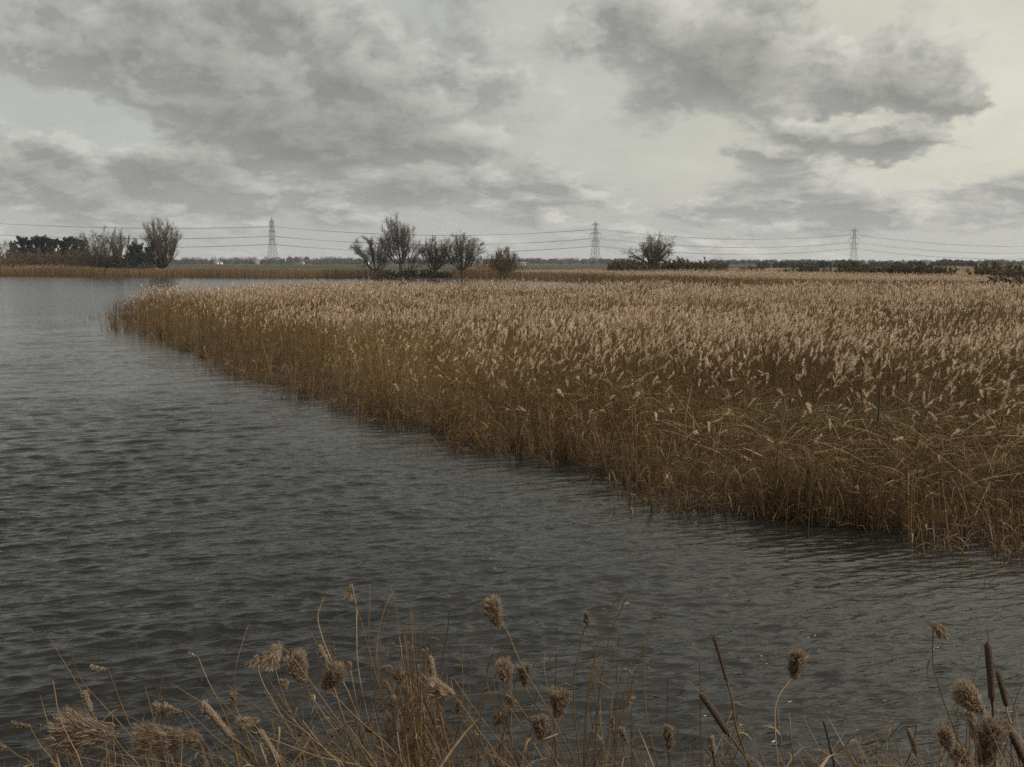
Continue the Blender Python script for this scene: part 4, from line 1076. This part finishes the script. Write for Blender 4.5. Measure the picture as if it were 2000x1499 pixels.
def bed_bulrush(px, py_top, py_bot, label):
    zt = 2.15; Y = (CAM_H - zt) * FPX / (py_top - 512.0); Y = min(Y, 26); zt = CAM_H - (py_top - 512) * Y / FPX
    L = max(0.15, (py_bot - py_top) * Y / FPX); root = thing('bulrush', label, 'bulrush', (at(px, Y), Y, 0.0), 'bulrushes standing in the reed bed')
    s = np.linspace(0, 1, 7); P = np.stack([0.02 * np.sin(s * 3), 0 * s, (zt + 0.06) * s], -1)
    b = MB(); b.add(*tubes(P[None], (0.0055 * (1.15 - 0.6 * s))[None], 5), tint=0.25); b.build('stem', M_STEM, root, True)
    o = obj('spike', spike_mesh(L, 0.0155, M_SPIKE, int(px)), root); o.location = (0.01, 0, zt - L)
for a in [(1651, 708, 732, 'dark bulrush furthest left in the back of the beaten corner'), (1720, 697, 722, 'tallest dark bulrush at the back of the beaten corner'), (1722, 757, 826, 'longest dark bulrush spike, standing left of the close pair'),
          (1758, 727, 764, 'left one of the close pair of dark bulrushes'), (1775, 722, 752, 'right one of the close pair of dark bulrushes'), (1593, 764, 783, 'small dark bulrush left of the beaten corner middle'),
          (1932, 767, 790, 'thick dark bulrush nearest the right edge in the bed'), (1547, 775, 795, 'small dark bulrush beside a pale plume left in the beaten corner'), (1466, 660, 678, 'small dark bulrush high up among the pale plumes')]:
    bed_bulrush(*a)

# ------------------------------------------------------------------ plants on the near bank
def spline(pts, n):
    P = np.asarray(pts, float); P = np.vstack([2 * P[0] - P[1], P, 2 * P[-1] - P[-2]]); out = []
    m = len(P) - 3; t = np.linspace(0, m, n); i = np.clip(t.astype(int), 0, m - 1); f = (t - i)[:, None]
    a, b, c, d = P[i], P[i + 1], P[i + 2], P[i + 3]
    return 0.5 * (2 * b + (c - a) * f + (2 * a - 5 * b + 4 * c - d) * f ** 2 + (3 * b - a - 3 * c + d) * f ** 3)

def stem_points(path, D, rg, tilt=None):
    """photograph path, top first, of a stem rooted at distance D -> world points, root first"""
    k = len(path); tilt = rg.normal(0, 0.16) if tilt is None else tilt
    W = [world_at(px, py, D + tilt * (1 - j / max(k - 1, 1)) ** 1.3) for j, (px, py) in enumerate(path)]
    last = W[-1]; d = unit(W[-1] - W[-2]); d = unit(d * np.array([0.75, 1, 1]) + np.array([0, 0, -0.35]))
    for _ in range(60):
        if last[2] <= bank_z(last[1]) - 0.02: break
        step = min(0.25, max(0.03, last[2] - bank_z(last[1]))); d = unit(d * np.array([0.93, 0.9, 1])); last = last + d * step
        W.append(last)
    return np.array(W[::-1])

def add_stem(root, W, r, rg, tint=None, name='stem', tipf=0.45):
    P = spline(W, max(14, 3 * len(W))); o = np.array(root.location); P = P - o
    P = P + np.cumsum(rg.normal(0, 0.0012, P.shape), 0)
    s = np.linspace(0, 1, len(P)); R_ = 1.22 * r * (1.1 - (1 - tipf) * s)
    R_ = R_ * (1 + 0.22 * (np.abs((s * 7) % 1 - 0.5) > 0.44))
    b = MB(); b.add(*tubes(P[None], R_[None], 6), tint=np.clip(rg.normal(0.42, 0.14) if tint is None else tint, 0, 1))
    b.build(name, M_FSTEM, root, True); return P

def add_leaf(root, p, L, w, az, rg, curl=None, tint=None):
    o = obj('leaf', leaf_mesh(L, w, int(rg.integers(1, 9999)), rg.uniform(0.3, 1.5) if curl is None else curl, None, rg.uniform(0.3, 0.9) if tint is None else tint), root)
    o.location = tuple(p); o.rotation_euler = (rg.normal(0, 0.3), rg.normal(0, 0.3), az); return o

from mathutils import Vector
def orient(o, axis, roll=0.0):
    q = Vector(axis).to_track_quat('Z', 'X'); o.rotation_mode = 'XYZ'
    from mathutils import Quaternion
    o.rotation_euler = (q @ Quaternion((0, 0, 1), roll)).to_euler()

frg = np.random.default_rng(321)
def plume_reed(label, head, path, D, bulge=1.0, droop=0.25, group='plumed reeds on the near bank', r=0.0030, tail=0.0, leaves=1):
    """head = (centre x, y, length, width, direction the plume points in degrees) in photograph pixels"""
    cx, cy, L, Wd, ang = head; rg = np.random.default_rng(int(cx * 7 + cy)); a = R(ang)
    ax_px = np.array([math.cos(a), -math.sin(a)]); att = np.array([cx, cy]) - ax_px * L * 0.5; tip = np.array([cx, cy]) + ax_px * L * 0.5
    W = stem_points([tuple(att)] + list(path), D, rg)
    root = thing('reed', label, 'reed', W[0], group)
    P = add_stem(root, W, r * D / 4.0, rg)
    Yh = W[-1][1]; m = Yh / FPX * 1.03
    p0 = world_at(*att, Yh); p1 = world_at(*tip, Yh + rg.uniform(-0.02, 0.02)); ax = unit(p1 - p0)
    n = int(np.clip(L * Wd * 3.0, 600, 11000))
    big = 0.9 if L > 90 else 1.0
    hd = obj('seed_head', strand_head(L * m / (1.12 if L > 90 else 0.99), Wd * m * (1.45 if L > 90 else 1.25), n, int(cx + cy * 3), 0.00095 * big, droop * 0.4, bulge=bulge, tail=tail, tone=0.26 if L > 90 else float(rg.uniform(0.3, 0.55))), root)
    hd.location = tuple(P[-1]); orient(hd, ax, rg.uniform(0, 6.28) if droop < 0.2 else 0.0)
    for k in range(leaves):
        j = int(rg.integers(len(P) // 3, len(P) - 3)); add_leaf(root, P[j], rg.uniform(0.08, 0.2), 0.0045, rg.uniform(0, 6.28), rg)
    return root

def bulrush(label, top, bot, width, path, D, tip=None, worn=0, r=0.0042):
    rg = np.random.default_rng(int(top[0] * 3 + top[1]))
    tl = rg.normal(0, 0.12)
    W = stem_points([tuple(bot)] + list(path), D, rg, tl)
    root = thing('bulrush', label, 'bulrush', W[0], 'bulrushes on the near bank')
    P = add_stem(root, W, r * D / 4, rg, 0.3, tipf=0.8)
    Y = W[-1][1]; p0 = W[-1]; p1 = world_at(*top, Y); ax = p1 - p0; L = float(np.linalg.norm(ax)); m = Y / FPX
    o = obj('spike', spike_mesh(L, width * m / 2, M_SPIKEP if worn else M_SPIKE, int(top[0]), worn), root); o.location = tuple(P[-1]); orient(o, ax)
    if tip is not None:
        p2 = world_at(*tip, Y); Q = np.linspace(p1 - ax * 0.03, p2, 4) - np.array(root.location)
        b = MB(); b.add(*tubes(Q[None], np.array([[0.0024, 0.002, 0.0015, 0.0007]]) * D / 4, 5), tint=0.3); b.build('tip', M_FSTEM, root, True)
    return root

plume_reed('largest brown plume, a fat tail blown to the left at the lower left', (160, 1426, 116, 74, 172), [(240, 1462), (275, 1499)], 3.3, 1.25, 0.0, tail=0.0, leaves=0)
plume_reed('second largest brown plume with a thin trailing tail, at the bottom left', (325, 1450, 140, 58, 188), [(420, 1470), (448, 1499)], 3.3, 1.9, 0.35, tail=0.0, leaves=0)
plume_reed('plume nodding left on a long curved stem above the water, upper of the left pair', (540, 1279, 42, 38, 245), [(570, 1276), (602, 1318), (650, 1385), (700, 1450), (728, 1499)], 4.0)
plume_reed('squarish plume just right of the nodding one, left of centre', (586, 1311, 52, 46, 115), [(600, 1345), (640, 1410), (690, 1480)], 4.0)
plume_reed('round plume hanging over a brown bulrush, left of centre', (650, 1323, 50, 46, 52), [(650, 1352), (700, 1400), (760, 1455), (790, 1499)], 3.9)
plume_reed('small narrow plume on the tallest upright stem, left of centre', (684, 1164, 32, 17, 258), [(697, 1190), (697, 1240), (702, 1320), (722, 1420), (742, 1499)], 4.3, droop=0.5)
plume_reed('large solitary plume high over the water at the centre, on a long bending stem', (964, 1203, 56, 38, 118), [(988, 1232), (1002, 1262), (1022, 1305), (1065, 1380), (1100, 1445), (1125, 1499)], 4.0)
plume_reed('left one of two touching plumes below the solitary centre plume', (993, 1314, 44, 36, 110), [(1003, 1350), (1030, 1395), (1070, 1450), (1095, 1499)], 4.0)
plume_reed('right one of two touching plumes below the solitary centre plume', (1027, 1322, 38, 30, 95), [(1040, 1360), (1075, 1420), (1110, 1499)], 4.1)
plume_reed('ragged round plume right of the touching pair', (1093, 1374, 48, 44, 80), [(1085, 1410), (1080, 1450), (1082, 1499)], 4.0)
plume_reed('square ragged plume below the round one, right of centre', (1060, 1427, 42, 36, 95), [(1070, 1455), (1080, 1499)], 3.9)
plume_reed('narrow drooping plume left of the square one near the bottom', (977, 1404, 46, 26, 260), [(1000, 1396), (1030, 1440), (1062, 1499)], 3.9, droop=0.5)
plume_reed('small pale plume tucked behind the narrow drooping one', (993, 1377, 28, 22, 60), [(984, 1405), (985, 1499)], 4.5)
plume_reed('broad plume leaning on a bulrush above the dense clump', (862, 1348, 50, 38, 165), [(900, 1375), (945, 1440), (985, 1499)], 3.9)
plume_reed('dark frayed plume inside the dense clump left of centre', (783, 1328, 34, 28, 150), [(806, 1360), (815, 1440), (818, 1499)], 4.4)
plume_reed('tiny plume right of the broad one by the clump', (896, 1378, 26, 15, 85), [(899, 1400), (925, 1450), (950, 1499)], 4.2)
plume_reed('oval plume upright on a bent stem over open water, right of centre', (1548, 1294, 58, 35, 82), [(1533, 1330), (1514, 1365), (1511, 1420), (1518, 1499)], 3.7, droop=0.1)
plume_reed('dark windblown plume pointing down right on a tall curved stem at the right', (1834, 1223, 48, 22, -46), [(1819, 1225), (1819, 1290), (1836, 1355), (1864, 1430), (1890, 1499)], 3.7, droop=0.1)
plume_reed('tapered plume with its tip to the upper left, below the tall bulrush at the right', (1894, 1368, 66, 46, 140), [(1912, 1410), (1908, 1450), (1910, 1499)], 3.5)
plume_reed('big fluffy plume at the bottom right corner', (1940, 1452, 100, 48, 70), [(1918, 1505), (1910, 1530)], 3.2, droop=0.1, leaves=0)
plume_reed('upper of two thin grey plumes near the bottom right corner', (1848, 1448, 40, 32, 110), [(1862, 1480), (1872, 1515)], 3.6)
plume_reed('lower of two thin grey plumes near the bottom right corner', (1868, 1476, 52, 30, 150), [(1900, 1500), (1910, 1530)], 3.6)
plume_reed('pale plume low on a short stem right of the centre stems', (1305, 1438, 50, 24, 85), [(1303, 1470), (1306, 1510)], 3.9)
plume_reed('thin wispy plume, left of two at the foot of the centre right stems', (1196, 1408, 26, 14, 100), [(1200, 1430), (1215, 1499)], 4.3)
plume_reed('thin wispy plume, right of two at the foot of the centre right stems', (1212, 1430, 32, 16, 125), [(1228, 1455), (1250, 1499)], 4.2)
plume_reed('small slanted plume low down left of the dense clump', (664, 1428, 38, 20, 215), [(690, 1420), (715, 1460), (740, 1499)], 4.0)
plume_reed('small pale plume low down just left of the dense clump', (721, 1429, 26, 18, 150), [(740, 1445), (765, 1499)], 4.2)
plume_reed('flat wispy plume blown left above the second largest plume', (320, 1389, 62, 22, 172), [(358, 1396), (380, 1440), (400, 1499)], 3.8, droop=0.3)
plume_reed('dark ragged plume among broken leaves at the lower left', (487, 1411, 36, 28, 200), [(510, 1425), (530, 1460), (555, 1499)], 3.9)
plume_reed('small frayed plume above the broken leaves, left', (450, 1368, 26, 18, 110), [(460, 1390), (480, 1440), (500, 1499)], 4.1)
plume_reed('small drooping plume on a thin stem left of the nodding one', (490, 1298, 32, 15, 235), [(502, 1292), (508, 1330), (560, 1420), (600, 1499)], 4.2)
plume_reed('tiny wispy plume on a leaning stem in the left', (194, 1305, 32, 12, 170), [(213, 1308), (232, 1360), (262, 1430), (290, 1499)], 4.1)
plume_reed('tiny tuft on a thin straight stem left of centre', (372, 1277, 18, 10, 160), [(385, 1285), (400, 1320), (440, 1400), (470, 1499)], 4.3)
plume_reed('tiny hanging tuft just above the round plume', (652, 1268, 24, 11, 100), [(658, 1290), (672, 1330), (700, 1420), (722, 1499)], 4.3)
plume_reed('tiny pale tuft right of the round plume', (685, 1303, 18, 11, 95), [(687, 1320), (700, 1400), (712, 1499)], 4.4)
plume_reed('tiny flat tuft left of the squarish plume', (532, 1311, 18, 8, 170), [(541, 1312), (560, 1370), (600, 1450), (630, 1499)], 4.3)
plume_reed('flat wispy plume near the left edge of the photo', (38, 1417, 38, 13, 175), [(58, 1420), (75, 1450), (110, 1499)], 4.0)
plume_reed('small plume cut by the left edge of the photo', (-2, 1457, 26, 14, 150), [(14, 1462), (40, 1482), (66, 1503)], 3.8)
plume_reed('small shaggy tuft behind the squarish plume stem', (558, 1338, 18, 16, 100), [(563, 1352), (590, 1420), (620, 1499)], 4.4)
star = plume_reed('reed tip with splayed dry leaves like a star, right of centre', (1140, 1212, 34, 15, 86), [(1136, 1232), (1128, 1270), (1118, 1330), (1122, 1420), (1130, 1499)], 4.0, leaves=0)
hp = [c for c in star.children if c.name.startswith('seed_head')][0].location
for k, (az, L) in enumerate([(0.0, 0.055), (0.5, 0.05), (2.7, 0.06), (3.3, 0.055), (1.6, 0.05), (4.6, 0.05)]):
    add_leaf(star, (hp[0], hp[1], hp[2] + 0.01 * (k % 3)), L, 0.0042, az, frg, 0.8, 0.5)

bulrush('pale fuzzy bulrush leaning left behind the round plume', (620, 1262), (641, 1306), 12, [(648, 1340), (668, 1400), (700, 1499)], 4.1, (606, 1232), 160)
bulrush('short pale bulrush behind the largest plume at the left', (163, 1357), (178, 1400), 12, [(195, 1430), (215, 1499)], 3.9, (88, 1232), 150)
bulrush('long worn bulrush leaning left among broken leaves at the lower left', (391, 1370), (450, 1440), 15, [(490, 1468), (525, 1499)], 3.6, (330, 1332), 200)
bulrush('worn bulrush at the bottom left, lowest of the leaning pair', (503, 1424), (545, 1490), 13, [(556, 1510), (566, 1530)], 3.6, (478, 1390), 160)
bulrush('upright tan bulrush just above the broad plume by the clump', (838, 1284), (849, 1345), 14, [(856, 1380), (868, 1440), (882, 1499)], 4.0, (834, 1268), 90)
bulrush('short upper bulrush at the left of the dense clump', (751, 1330), (766, 1358), 9, [(775, 1400), (790, 1499)], 4.1, (744, 1312), 60)
bulrush('pale upright bulrush at the left of the dense clump', (768, 1356), (777, 1428), 14, [(782, 1460), (788, 1510)], 3.9, (764, 1344), 140)
bulrush('thin dark tapering bulrush high over the water at the right', (1391, 1244), (1418, 1336), 7, [(1428, 1375), (1438, 1430), (1462, 1499)], 3.8, (1387, 1218))
bulrush('thick dark bulrush leaning left over the water at the right', (1368, 1354), (1424, 1436), 14, [(1450, 1470), (1470, 1505)], 3.6, (1338, 1325))
bulrush('tall black bulrush with a pointed tip near the right edge', (1931, 1250), (1941, 1367), 14, [(1942, 1410), (1946, 1499)], 3.6, (1927, 1222))
bulrush('slimmer dark bulrush close behind the tall black one', (1946, 1312), (1965, 1382), 11, [(1972, 1420), (1990, 1499)], 3.7, (1941, 1292))
bulrush('thick dark bulrush leaning out at the bottom right corner', (1970, 1418), (2010, 1500), 14, [(2024, 1525), (2036, 1550)], 3.4, (1962, 1400))
bulrush('needle thin dark bulrush standing low over the water at the right', (1603, 1408), (1620, 1478), 5, [(1625, 1500), (1630, 1530)], 3.6, (1601, 1392))
bulrush('short worn bulrush low at the bottom right', (1769, 1424), (1786, 1474), 11, [(1793, 1500), (1800, 1530)], 3.6, (1764, 1414), 120)
bulrush('stubby dark bulrush half hidden in the leaves below the leaning one', (1387, 1440), (1391, 1472), 14, [(1392, 1490), (1394, 1520)], 3.7, None, 40)
bulrush('burst brown bulrush right under the tapered plume', (1897, 1384), (1910, 1442), 17, [(1914, 1470), (1920, 1510)], 3.7, None, 420)

def bare(label, path, D, group, r=0.0026, leaves=1, tint=None, curl=False):
    rg = np.random.default_rng(int(path[0][0] * 5 + path[0][1] * 3 + len(path)))
    W = stem_points(path, D, rg); root = thing('bare_reed', label, 'reed', W[0], group)
    P = add_stem(root, W, r * D / 4, rg, tint, tipf=0.3)
    if curl:
        add_leaf(root, P[-1], 0.06, 0.004, math.pi * 0.9, rg, 1.8, 0.55); add_leaf(root, P[-3], 0.05, 0.004, 0.4, rg, 1.2, 0.65)
    for k in range(leaves):
        j = int(rg.integers(len(P) // 3, len(P) - 1)); add_leaf(root, P[j], rg.uniform(0.05, 0.16), 0.0040, rg.uniform(0, 6.28), rg)
    return root
SG = 'bare stems standing out on the near bank'
for lb, pth, D, kw in [
    ('bare stem with a kinked tip, second from the left over the water', [(135, 1222), (133, 1245), (143, 1290), (160, 1335), (205, 1385), (262, 1450), (290, 1499)], 4.0, {}),
    ('thick dark stalk crossing in front of the largest plume', [(103, 1330), (112, 1390), (130, 1440), (158, 1499)], 3.1, dict(r=0.0036, leaves=0, tint=0.45)),
    ('short dark straight stalk above the flat wispy plume', [(294, 1302), (312, 1355), (332, 1415), (350, 1499)], 3.8, dict(tint=0.15, leaves=0)),
    ('thin straight stem with a single pale leaf, left of centre', [(486, 1222), (472, 1262), (460, 1310), (458, 1400), (462, 1499)], 4.2, {}),
    ('thin stem bowed left beside the tiny hanging tuft', [(632, 1168), (621, 1200), (628, 1240), (650, 1295), (690, 1380), (730, 1499)], 4.2, {}),
    ('upright thin stem right of the tallest stem', [(720, 1144), (719, 1190), (719, 1260), (728, 1350), (748, 1499)], 4.4, {}),
    ('stem bowed right above the left side of the clump', [(766, 1155), (752, 1185), (737, 1240), (732, 1295), (742, 1370), (765, 1499)], 4.2, {}),
    ('short companion stem bowed right beside the taller bowed one', [(757, 1185), (742, 1240), (738, 1300), (750, 1400), (770, 1499)], 4.4, {}),
    ('stem crossing rightward from the tallest stem down to the clump', [(697, 1180), (708, 1225), (724, 1285), (745, 1350), (775, 1440), (790, 1499)], 4.1, dict(r=0.003)),
    ('straight stem with a bristly tip between the clump and the solitary plume', [(880, 1188), (877, 1230), (866, 1285), (860, 1360), (862, 1499)], 4.3, {}),
    ('long bowed stem between the clump and the solitary plume', [(919, 1183), (908, 1225), (902, 1280), (903, 1350), (898, 1420), (893, 1499)], 4.3, {}),
    ('stem tipped with a tiny leaf left of the touching plumes', [(962, 1272), (955, 1300), (944, 1345), (938, 1420), (935, 1499)], 4.3, dict(curl=True)),
    ('thin stem leaning right just left of the solitary plume stem', [(933, 1262), (924, 1310), (918, 1380), (915, 1499)], 4.4, {}),
    ('tall stem with a curled leaf at its tip, right of the star-like one', [(1223, 1174), (1213, 1192), (1197, 1228), (1180, 1290), (1168, 1380), (1160, 1499)], 4.1, dict(curl=True, r=0.003)),
    ('stem with a hooked dry tip between the star-like and the curled one', [(1182, 1195), (1180, 1215), (1168, 1270), (1156, 1340), (1150, 1420), (1150, 1499)], 4.2, dict(curl=True)),
    ('long bowed stem furthest right in the centre right group', [(1292, 1176), (1280, 1195), (1263, 1240), (1254, 1300), (1258, 1380), (1268, 1440), (1282, 1499)], 4.0, dict(r=0.0028)),
    ('thin straight stem left of the furthest right bowed one', [(1256, 1248), (1245, 1300), (1222, 1370), (1200, 1440), (1190, 1499)], 4.2, {}),
    ('thin upright stem behind the curled one', [(1213, 1240), (1207, 1300), (1203, 1400), (1200, 1499)], 4.5, {}),
    ('broken stalk with twisted leaves right of the touching plumes', [(1090, 1272), (1090, 1330), (1086, 1400), (1090, 1499)], 4.2, dict(r=0.0042, leaves=3, curl=True)),
    ('thinner broken stalk beside the twisted one', [(1066, 1275), (1064, 1310), (1074, 1370), (1080, 1499)], 4.4, dict(curl=True)),
    ('stem with one brown leaf halfway, under the hooked tip', [(1162, 1280), (1152, 1330), (1142, 1400), (1140, 1499)], 4.1, dict(leaves=2, r=0.0032)),
    ('thin spiky stem with a bead-like joint, right of the pale low plume', [(1367, 1294), (1368, 1340), (1369, 1400), (1371, 1499)], 3.9, dict(leaves=0)),
    ('thin spiky stem above the pale low plume', [(1304, 1325), (1304, 1380), (1306, 1450), (1308, 1499)], 4.1, dict(leaves=0)),
    ('short green-leaved stem right beside the oval plume stem', [(1522, 1375), (1524, 1405), (1530, 1450), (1536, 1499)], 3.8, dict(leaves=2)),
    ('flat cut stalk standing right of the oval plume stem', [(1541, 1390), (1543, 1430), (1548, 1499)], 3.6, dict(r=0.0046, leaves=0)),
    ('slanting thin stem left of the tall black bulrush', [(1923, 1255), (1910, 1300), (1895, 1365), (1888, 1430), (1886, 1499)], 3.8, dict(leaves=0)),
    ('thin stem slanting right across the corner behind the bulrushes', [(1944, 1315), (1970, 1360), (2005, 1405), (2040, 1450)], 3.7, dict(leaves=0)),
    ('thin stem leaning right at the right edge', [(1997, 1330), (1985, 1375), (1978, 1420), (1975, 1499)], 3.7, dict(leaves=0))]:
    bare(lb, pth, D, SG, **kw)

def stem_clump(n, xr, yr, base, D, label, group, seed, fan=0.3, lv=(0, 3), rr=(0.0018, 0.003)):
    rg = np.random.default_rng(seed)
    for k in range(n):
        tx = rg.uniform(*xr); ty = rg.uniform(*yr); bx = rg.uniform(*base); d = rg.uniform(*D)
        bx = bx + (tx - (xr[0] + xr[1]) / 2) * fan; mx = bx + (tx - bx) * rg.uniform(0.25, 0.5)
        bare(label, [(tx, ty), (tx + (mx - tx) * 0.55, ty + (1499 - ty) * 0.4), (mx, ty + (1499 - ty) * 0.7), (bx, 1499)], d, group,
             r=rg.uniform(*rr), leaves=int(rg.integers(*lv)), curl=rg.uniform() < 0.25)
stem_clump(26, (745, 860), (1180, 1330), (795, 850), (4.0, 4.5), 'thin brown stem in the dense leafy clump left of centre', 'stems of the dense leafy clump', 1, 0.15, (1, 4))
stem_clump(16, (1140, 1250), (1260, 1420), (1120, 1240), (4.0, 4.5), 'short thin stem among the centre right stems', 'stems among the centre right group', 2, 0.2)
stem_clump(18, (870, 1060), (1290, 1440), (890, 1060), (4.0, 4.5), 'short thin stem below the solitary centre plume', 'stems below the solitary centre plume', 3, 0.2)
stem_clump(20, (400, 640), (1310, 1430), (480, 740), (3.8, 4.4), 'thin stem leaning left among the broken leaves left of centre', 'stems leaning left of centre', 4, 0.3)
stem_clump(12, (60, 380), (1340, 1450), (150, 470), (3.7, 4.2), 'thin stem leaning left at the lower left', 'stems leaning at the lower left', 5, 0.3)
stem_clump(10, (1330, 1480), (1370, 1460), (1370, 1500), (3.6, 4.0), 'short stem in the leaf heap under the leaning dark bulrush', 'stems under the leaning dark bulrush', 6, 0.3)
stem_clump(12, (1560, 1800), (1400, 1470), (1570, 1800), (3.5, 3.9), 'short stub of a stem along the bottom right of the water', 'stubs along the bottom right', 7, 0.4, (0, 2), (0.002, 0.004))
stem_clump(18, (1820, 2010), (1360, 1460), (1840, 1980), (3.5, 3.9), 'thin stem in the crowded bottom right corner', 'stems in the bottom right corner', 8, 0.5)

# dry leaves and grass on the near bank
gb = MB(); rg = np.random.default_rng(808)
n = 17000; y = rg.uniform(2.4, 5.6, n); x = rg.uniform(-1, 1, n) * (0.62 * y + 1.2)
px = 1000 + x / y * FPX
hmax = np.interp(px, [-300, 0, 150, 350, 560, 700, 820, 900, 1050, 1200, 1300, 1420, 1500, 1700, 1850, 2000, 2300], [.45, .5, .55, .62, .74, .66, .70, .6, .62, .56, .52, .62, .50, .54, .66, .68, .6])
zb = bank_z(y)
lim = (CAM_H - y * math.tan(PITCH + math.atan((1462 - 749.5) / FPX))) - zb           # how tall a plant may be here before it rises well into the picture
h = np.clip(np.minimum(hmax * rg.uniform(0.45, 1.25, n), np.maximum(lim, 0.12) * rg.uniform(0.7, 1.2, n)), 0.08, 1.1)
a = rg.uniform(0, 6.28, n); le = np.abs(rg.normal(0.25, 0.3, n)); sl = np.linspace(0, 1, 5)
P = np.stack([x, y, zb - 0.02], -1)[:, None] + np.stack([np.cos(a) * le - 0.1, np.sin(a) * le, np.ones(n)], -1)[:, None] * (h[:, None] * sl)[..., None]
dr = rg.uniform(0, 0.9, n) ** 2
P[..., 2] -= (dr * h)[:, None] * sl ** 3; P[..., 0] += (np.cos(a) * dr * h * 0.7)[:, None] * sl ** 2; P[..., 1] += (np.sin(a) * dr * h * 0.7)[:, None] * sl ** 2
w = rg.uniform(0.0012, 0.0042, n)
V, F = ribbons(P, w[:, None] * np.array([0.8, 1, 0.95, 0.7, 0.12]), unit(np.stack([-np.sin(a), np.cos(a), rg.normal(0, 0.4, n)], -1)))
gb.add(V, F, 0, np.repeat(np.clip(rg.normal(0.34, 0.20, n), 0, 1), 10))
# broad dead blades matted low on the bank
n = 2600; y = rg.uniform(2.9, 4.6, n); x = rg.uniform(-1, 1, n) * (0.6 * y + 0.8); zb = bank_z(y)
lim = (CAM_H - y * math.tan(PITCH + math.atan((1470 - 749.5) / FPX))) - zb
L = rg.uniform(0.12, 0.42, n); a = rg.uniform(0, 6.28, n); el_ = rg.uniform(-0.1, 0.9, n); sl = np.linspace(0, 1, 5)
D = np.stack([np.cos(a) * np.cos(el_), np.sin(a) * np.cos(el_), np.sin(el_)], -1)
P = np.stack([x, y, zb + np.maximum(lim, 0.05) * rg.uniform(0.1, 0.75, n)], -1)[:, None] + D[:, None] * (L[:, None] * sl)[..., None]
P[..., 2] -= (rg.uniform(0, 0.9, n) * L)[:, None] * sl ** 2.5
V, F = ribbons(P, (rg.uniform(0.0025, 0.0068, n))[:, None] * np.array([0.8, 1, 1, 0.7, 0.1]), unit(np.cross(D, rg.normal(size=D.shape)))); gb.add(V, F, 0, np.repeat(np.clip(rg.normal(0.42, 0.26, n), 0, 1), 10))
# leafy heart of the dense clump
n = 900; cx = rg.normal(812, 34, n); cy = np.clip(rg.normal(1440, 60, n), 1330, 1540); dy = rg.uniform(4.0, 4.5, n)
p = np.array([world_at(u, v, d) for u, v, d in zip(cx, cy, dy)]); a = rg.uniform(0, 6.28, n); L = rg.uniform(0.06, 0.2, n); sl = np.linspace(0, 1, 4)
D = np.stack([np.cos(a) * 0.45, np.sin(a) * 0.4, rg.uniform(-0.6, 1.1, n)], -1)
P = p[:, None] + D[:, None] * (L[:, None] * sl)[..., None]; P[..., 2] -= (rg.uniform(0, 0.8, n) * L)[:, None] * sl ** 2
V, F = ribbons(P, (rg.uniform(0.0012, 0.0036, n))[:, None] * np.array([0.7, 1, 0.8, 0.1]), unit(np.cross(D, rg.normal(size=D.shape)))); gb.add(V, F, 0, np.repeat(np.clip(rg.normal(0.38, 0.2, n), 0, 1), 8))
tag(gb.build('dry_grass', [M_FLEAF]), 'tangle of dry grass and dead leaves along the near bank', 'dry grass', None, 'stuff')

# ------------------------------------------------------------------ haze
HAZE_DENSITY = 0.00012
hm_, hg, hout = mat('haze')
pv = hg.new('ShaderNodeVolumePrincipled'); pv.inputs['Color'].default_value = (0.93, 0.95, 1.0, 1); pv.inputs['Density'].default_value = HAZE_DENSITY
pv.inputs['Anisotropy'].default_value = 0.2
hg.nt.links.new(pv.outputs[0], hout.inputs['Volume'])
hb_ = MB(); hb_.add(*boxquads((0, 2550, 30.0), (9600, 5500, 64.0)))
tag(hb_.build('haze', [hm_]), kind='stuff')
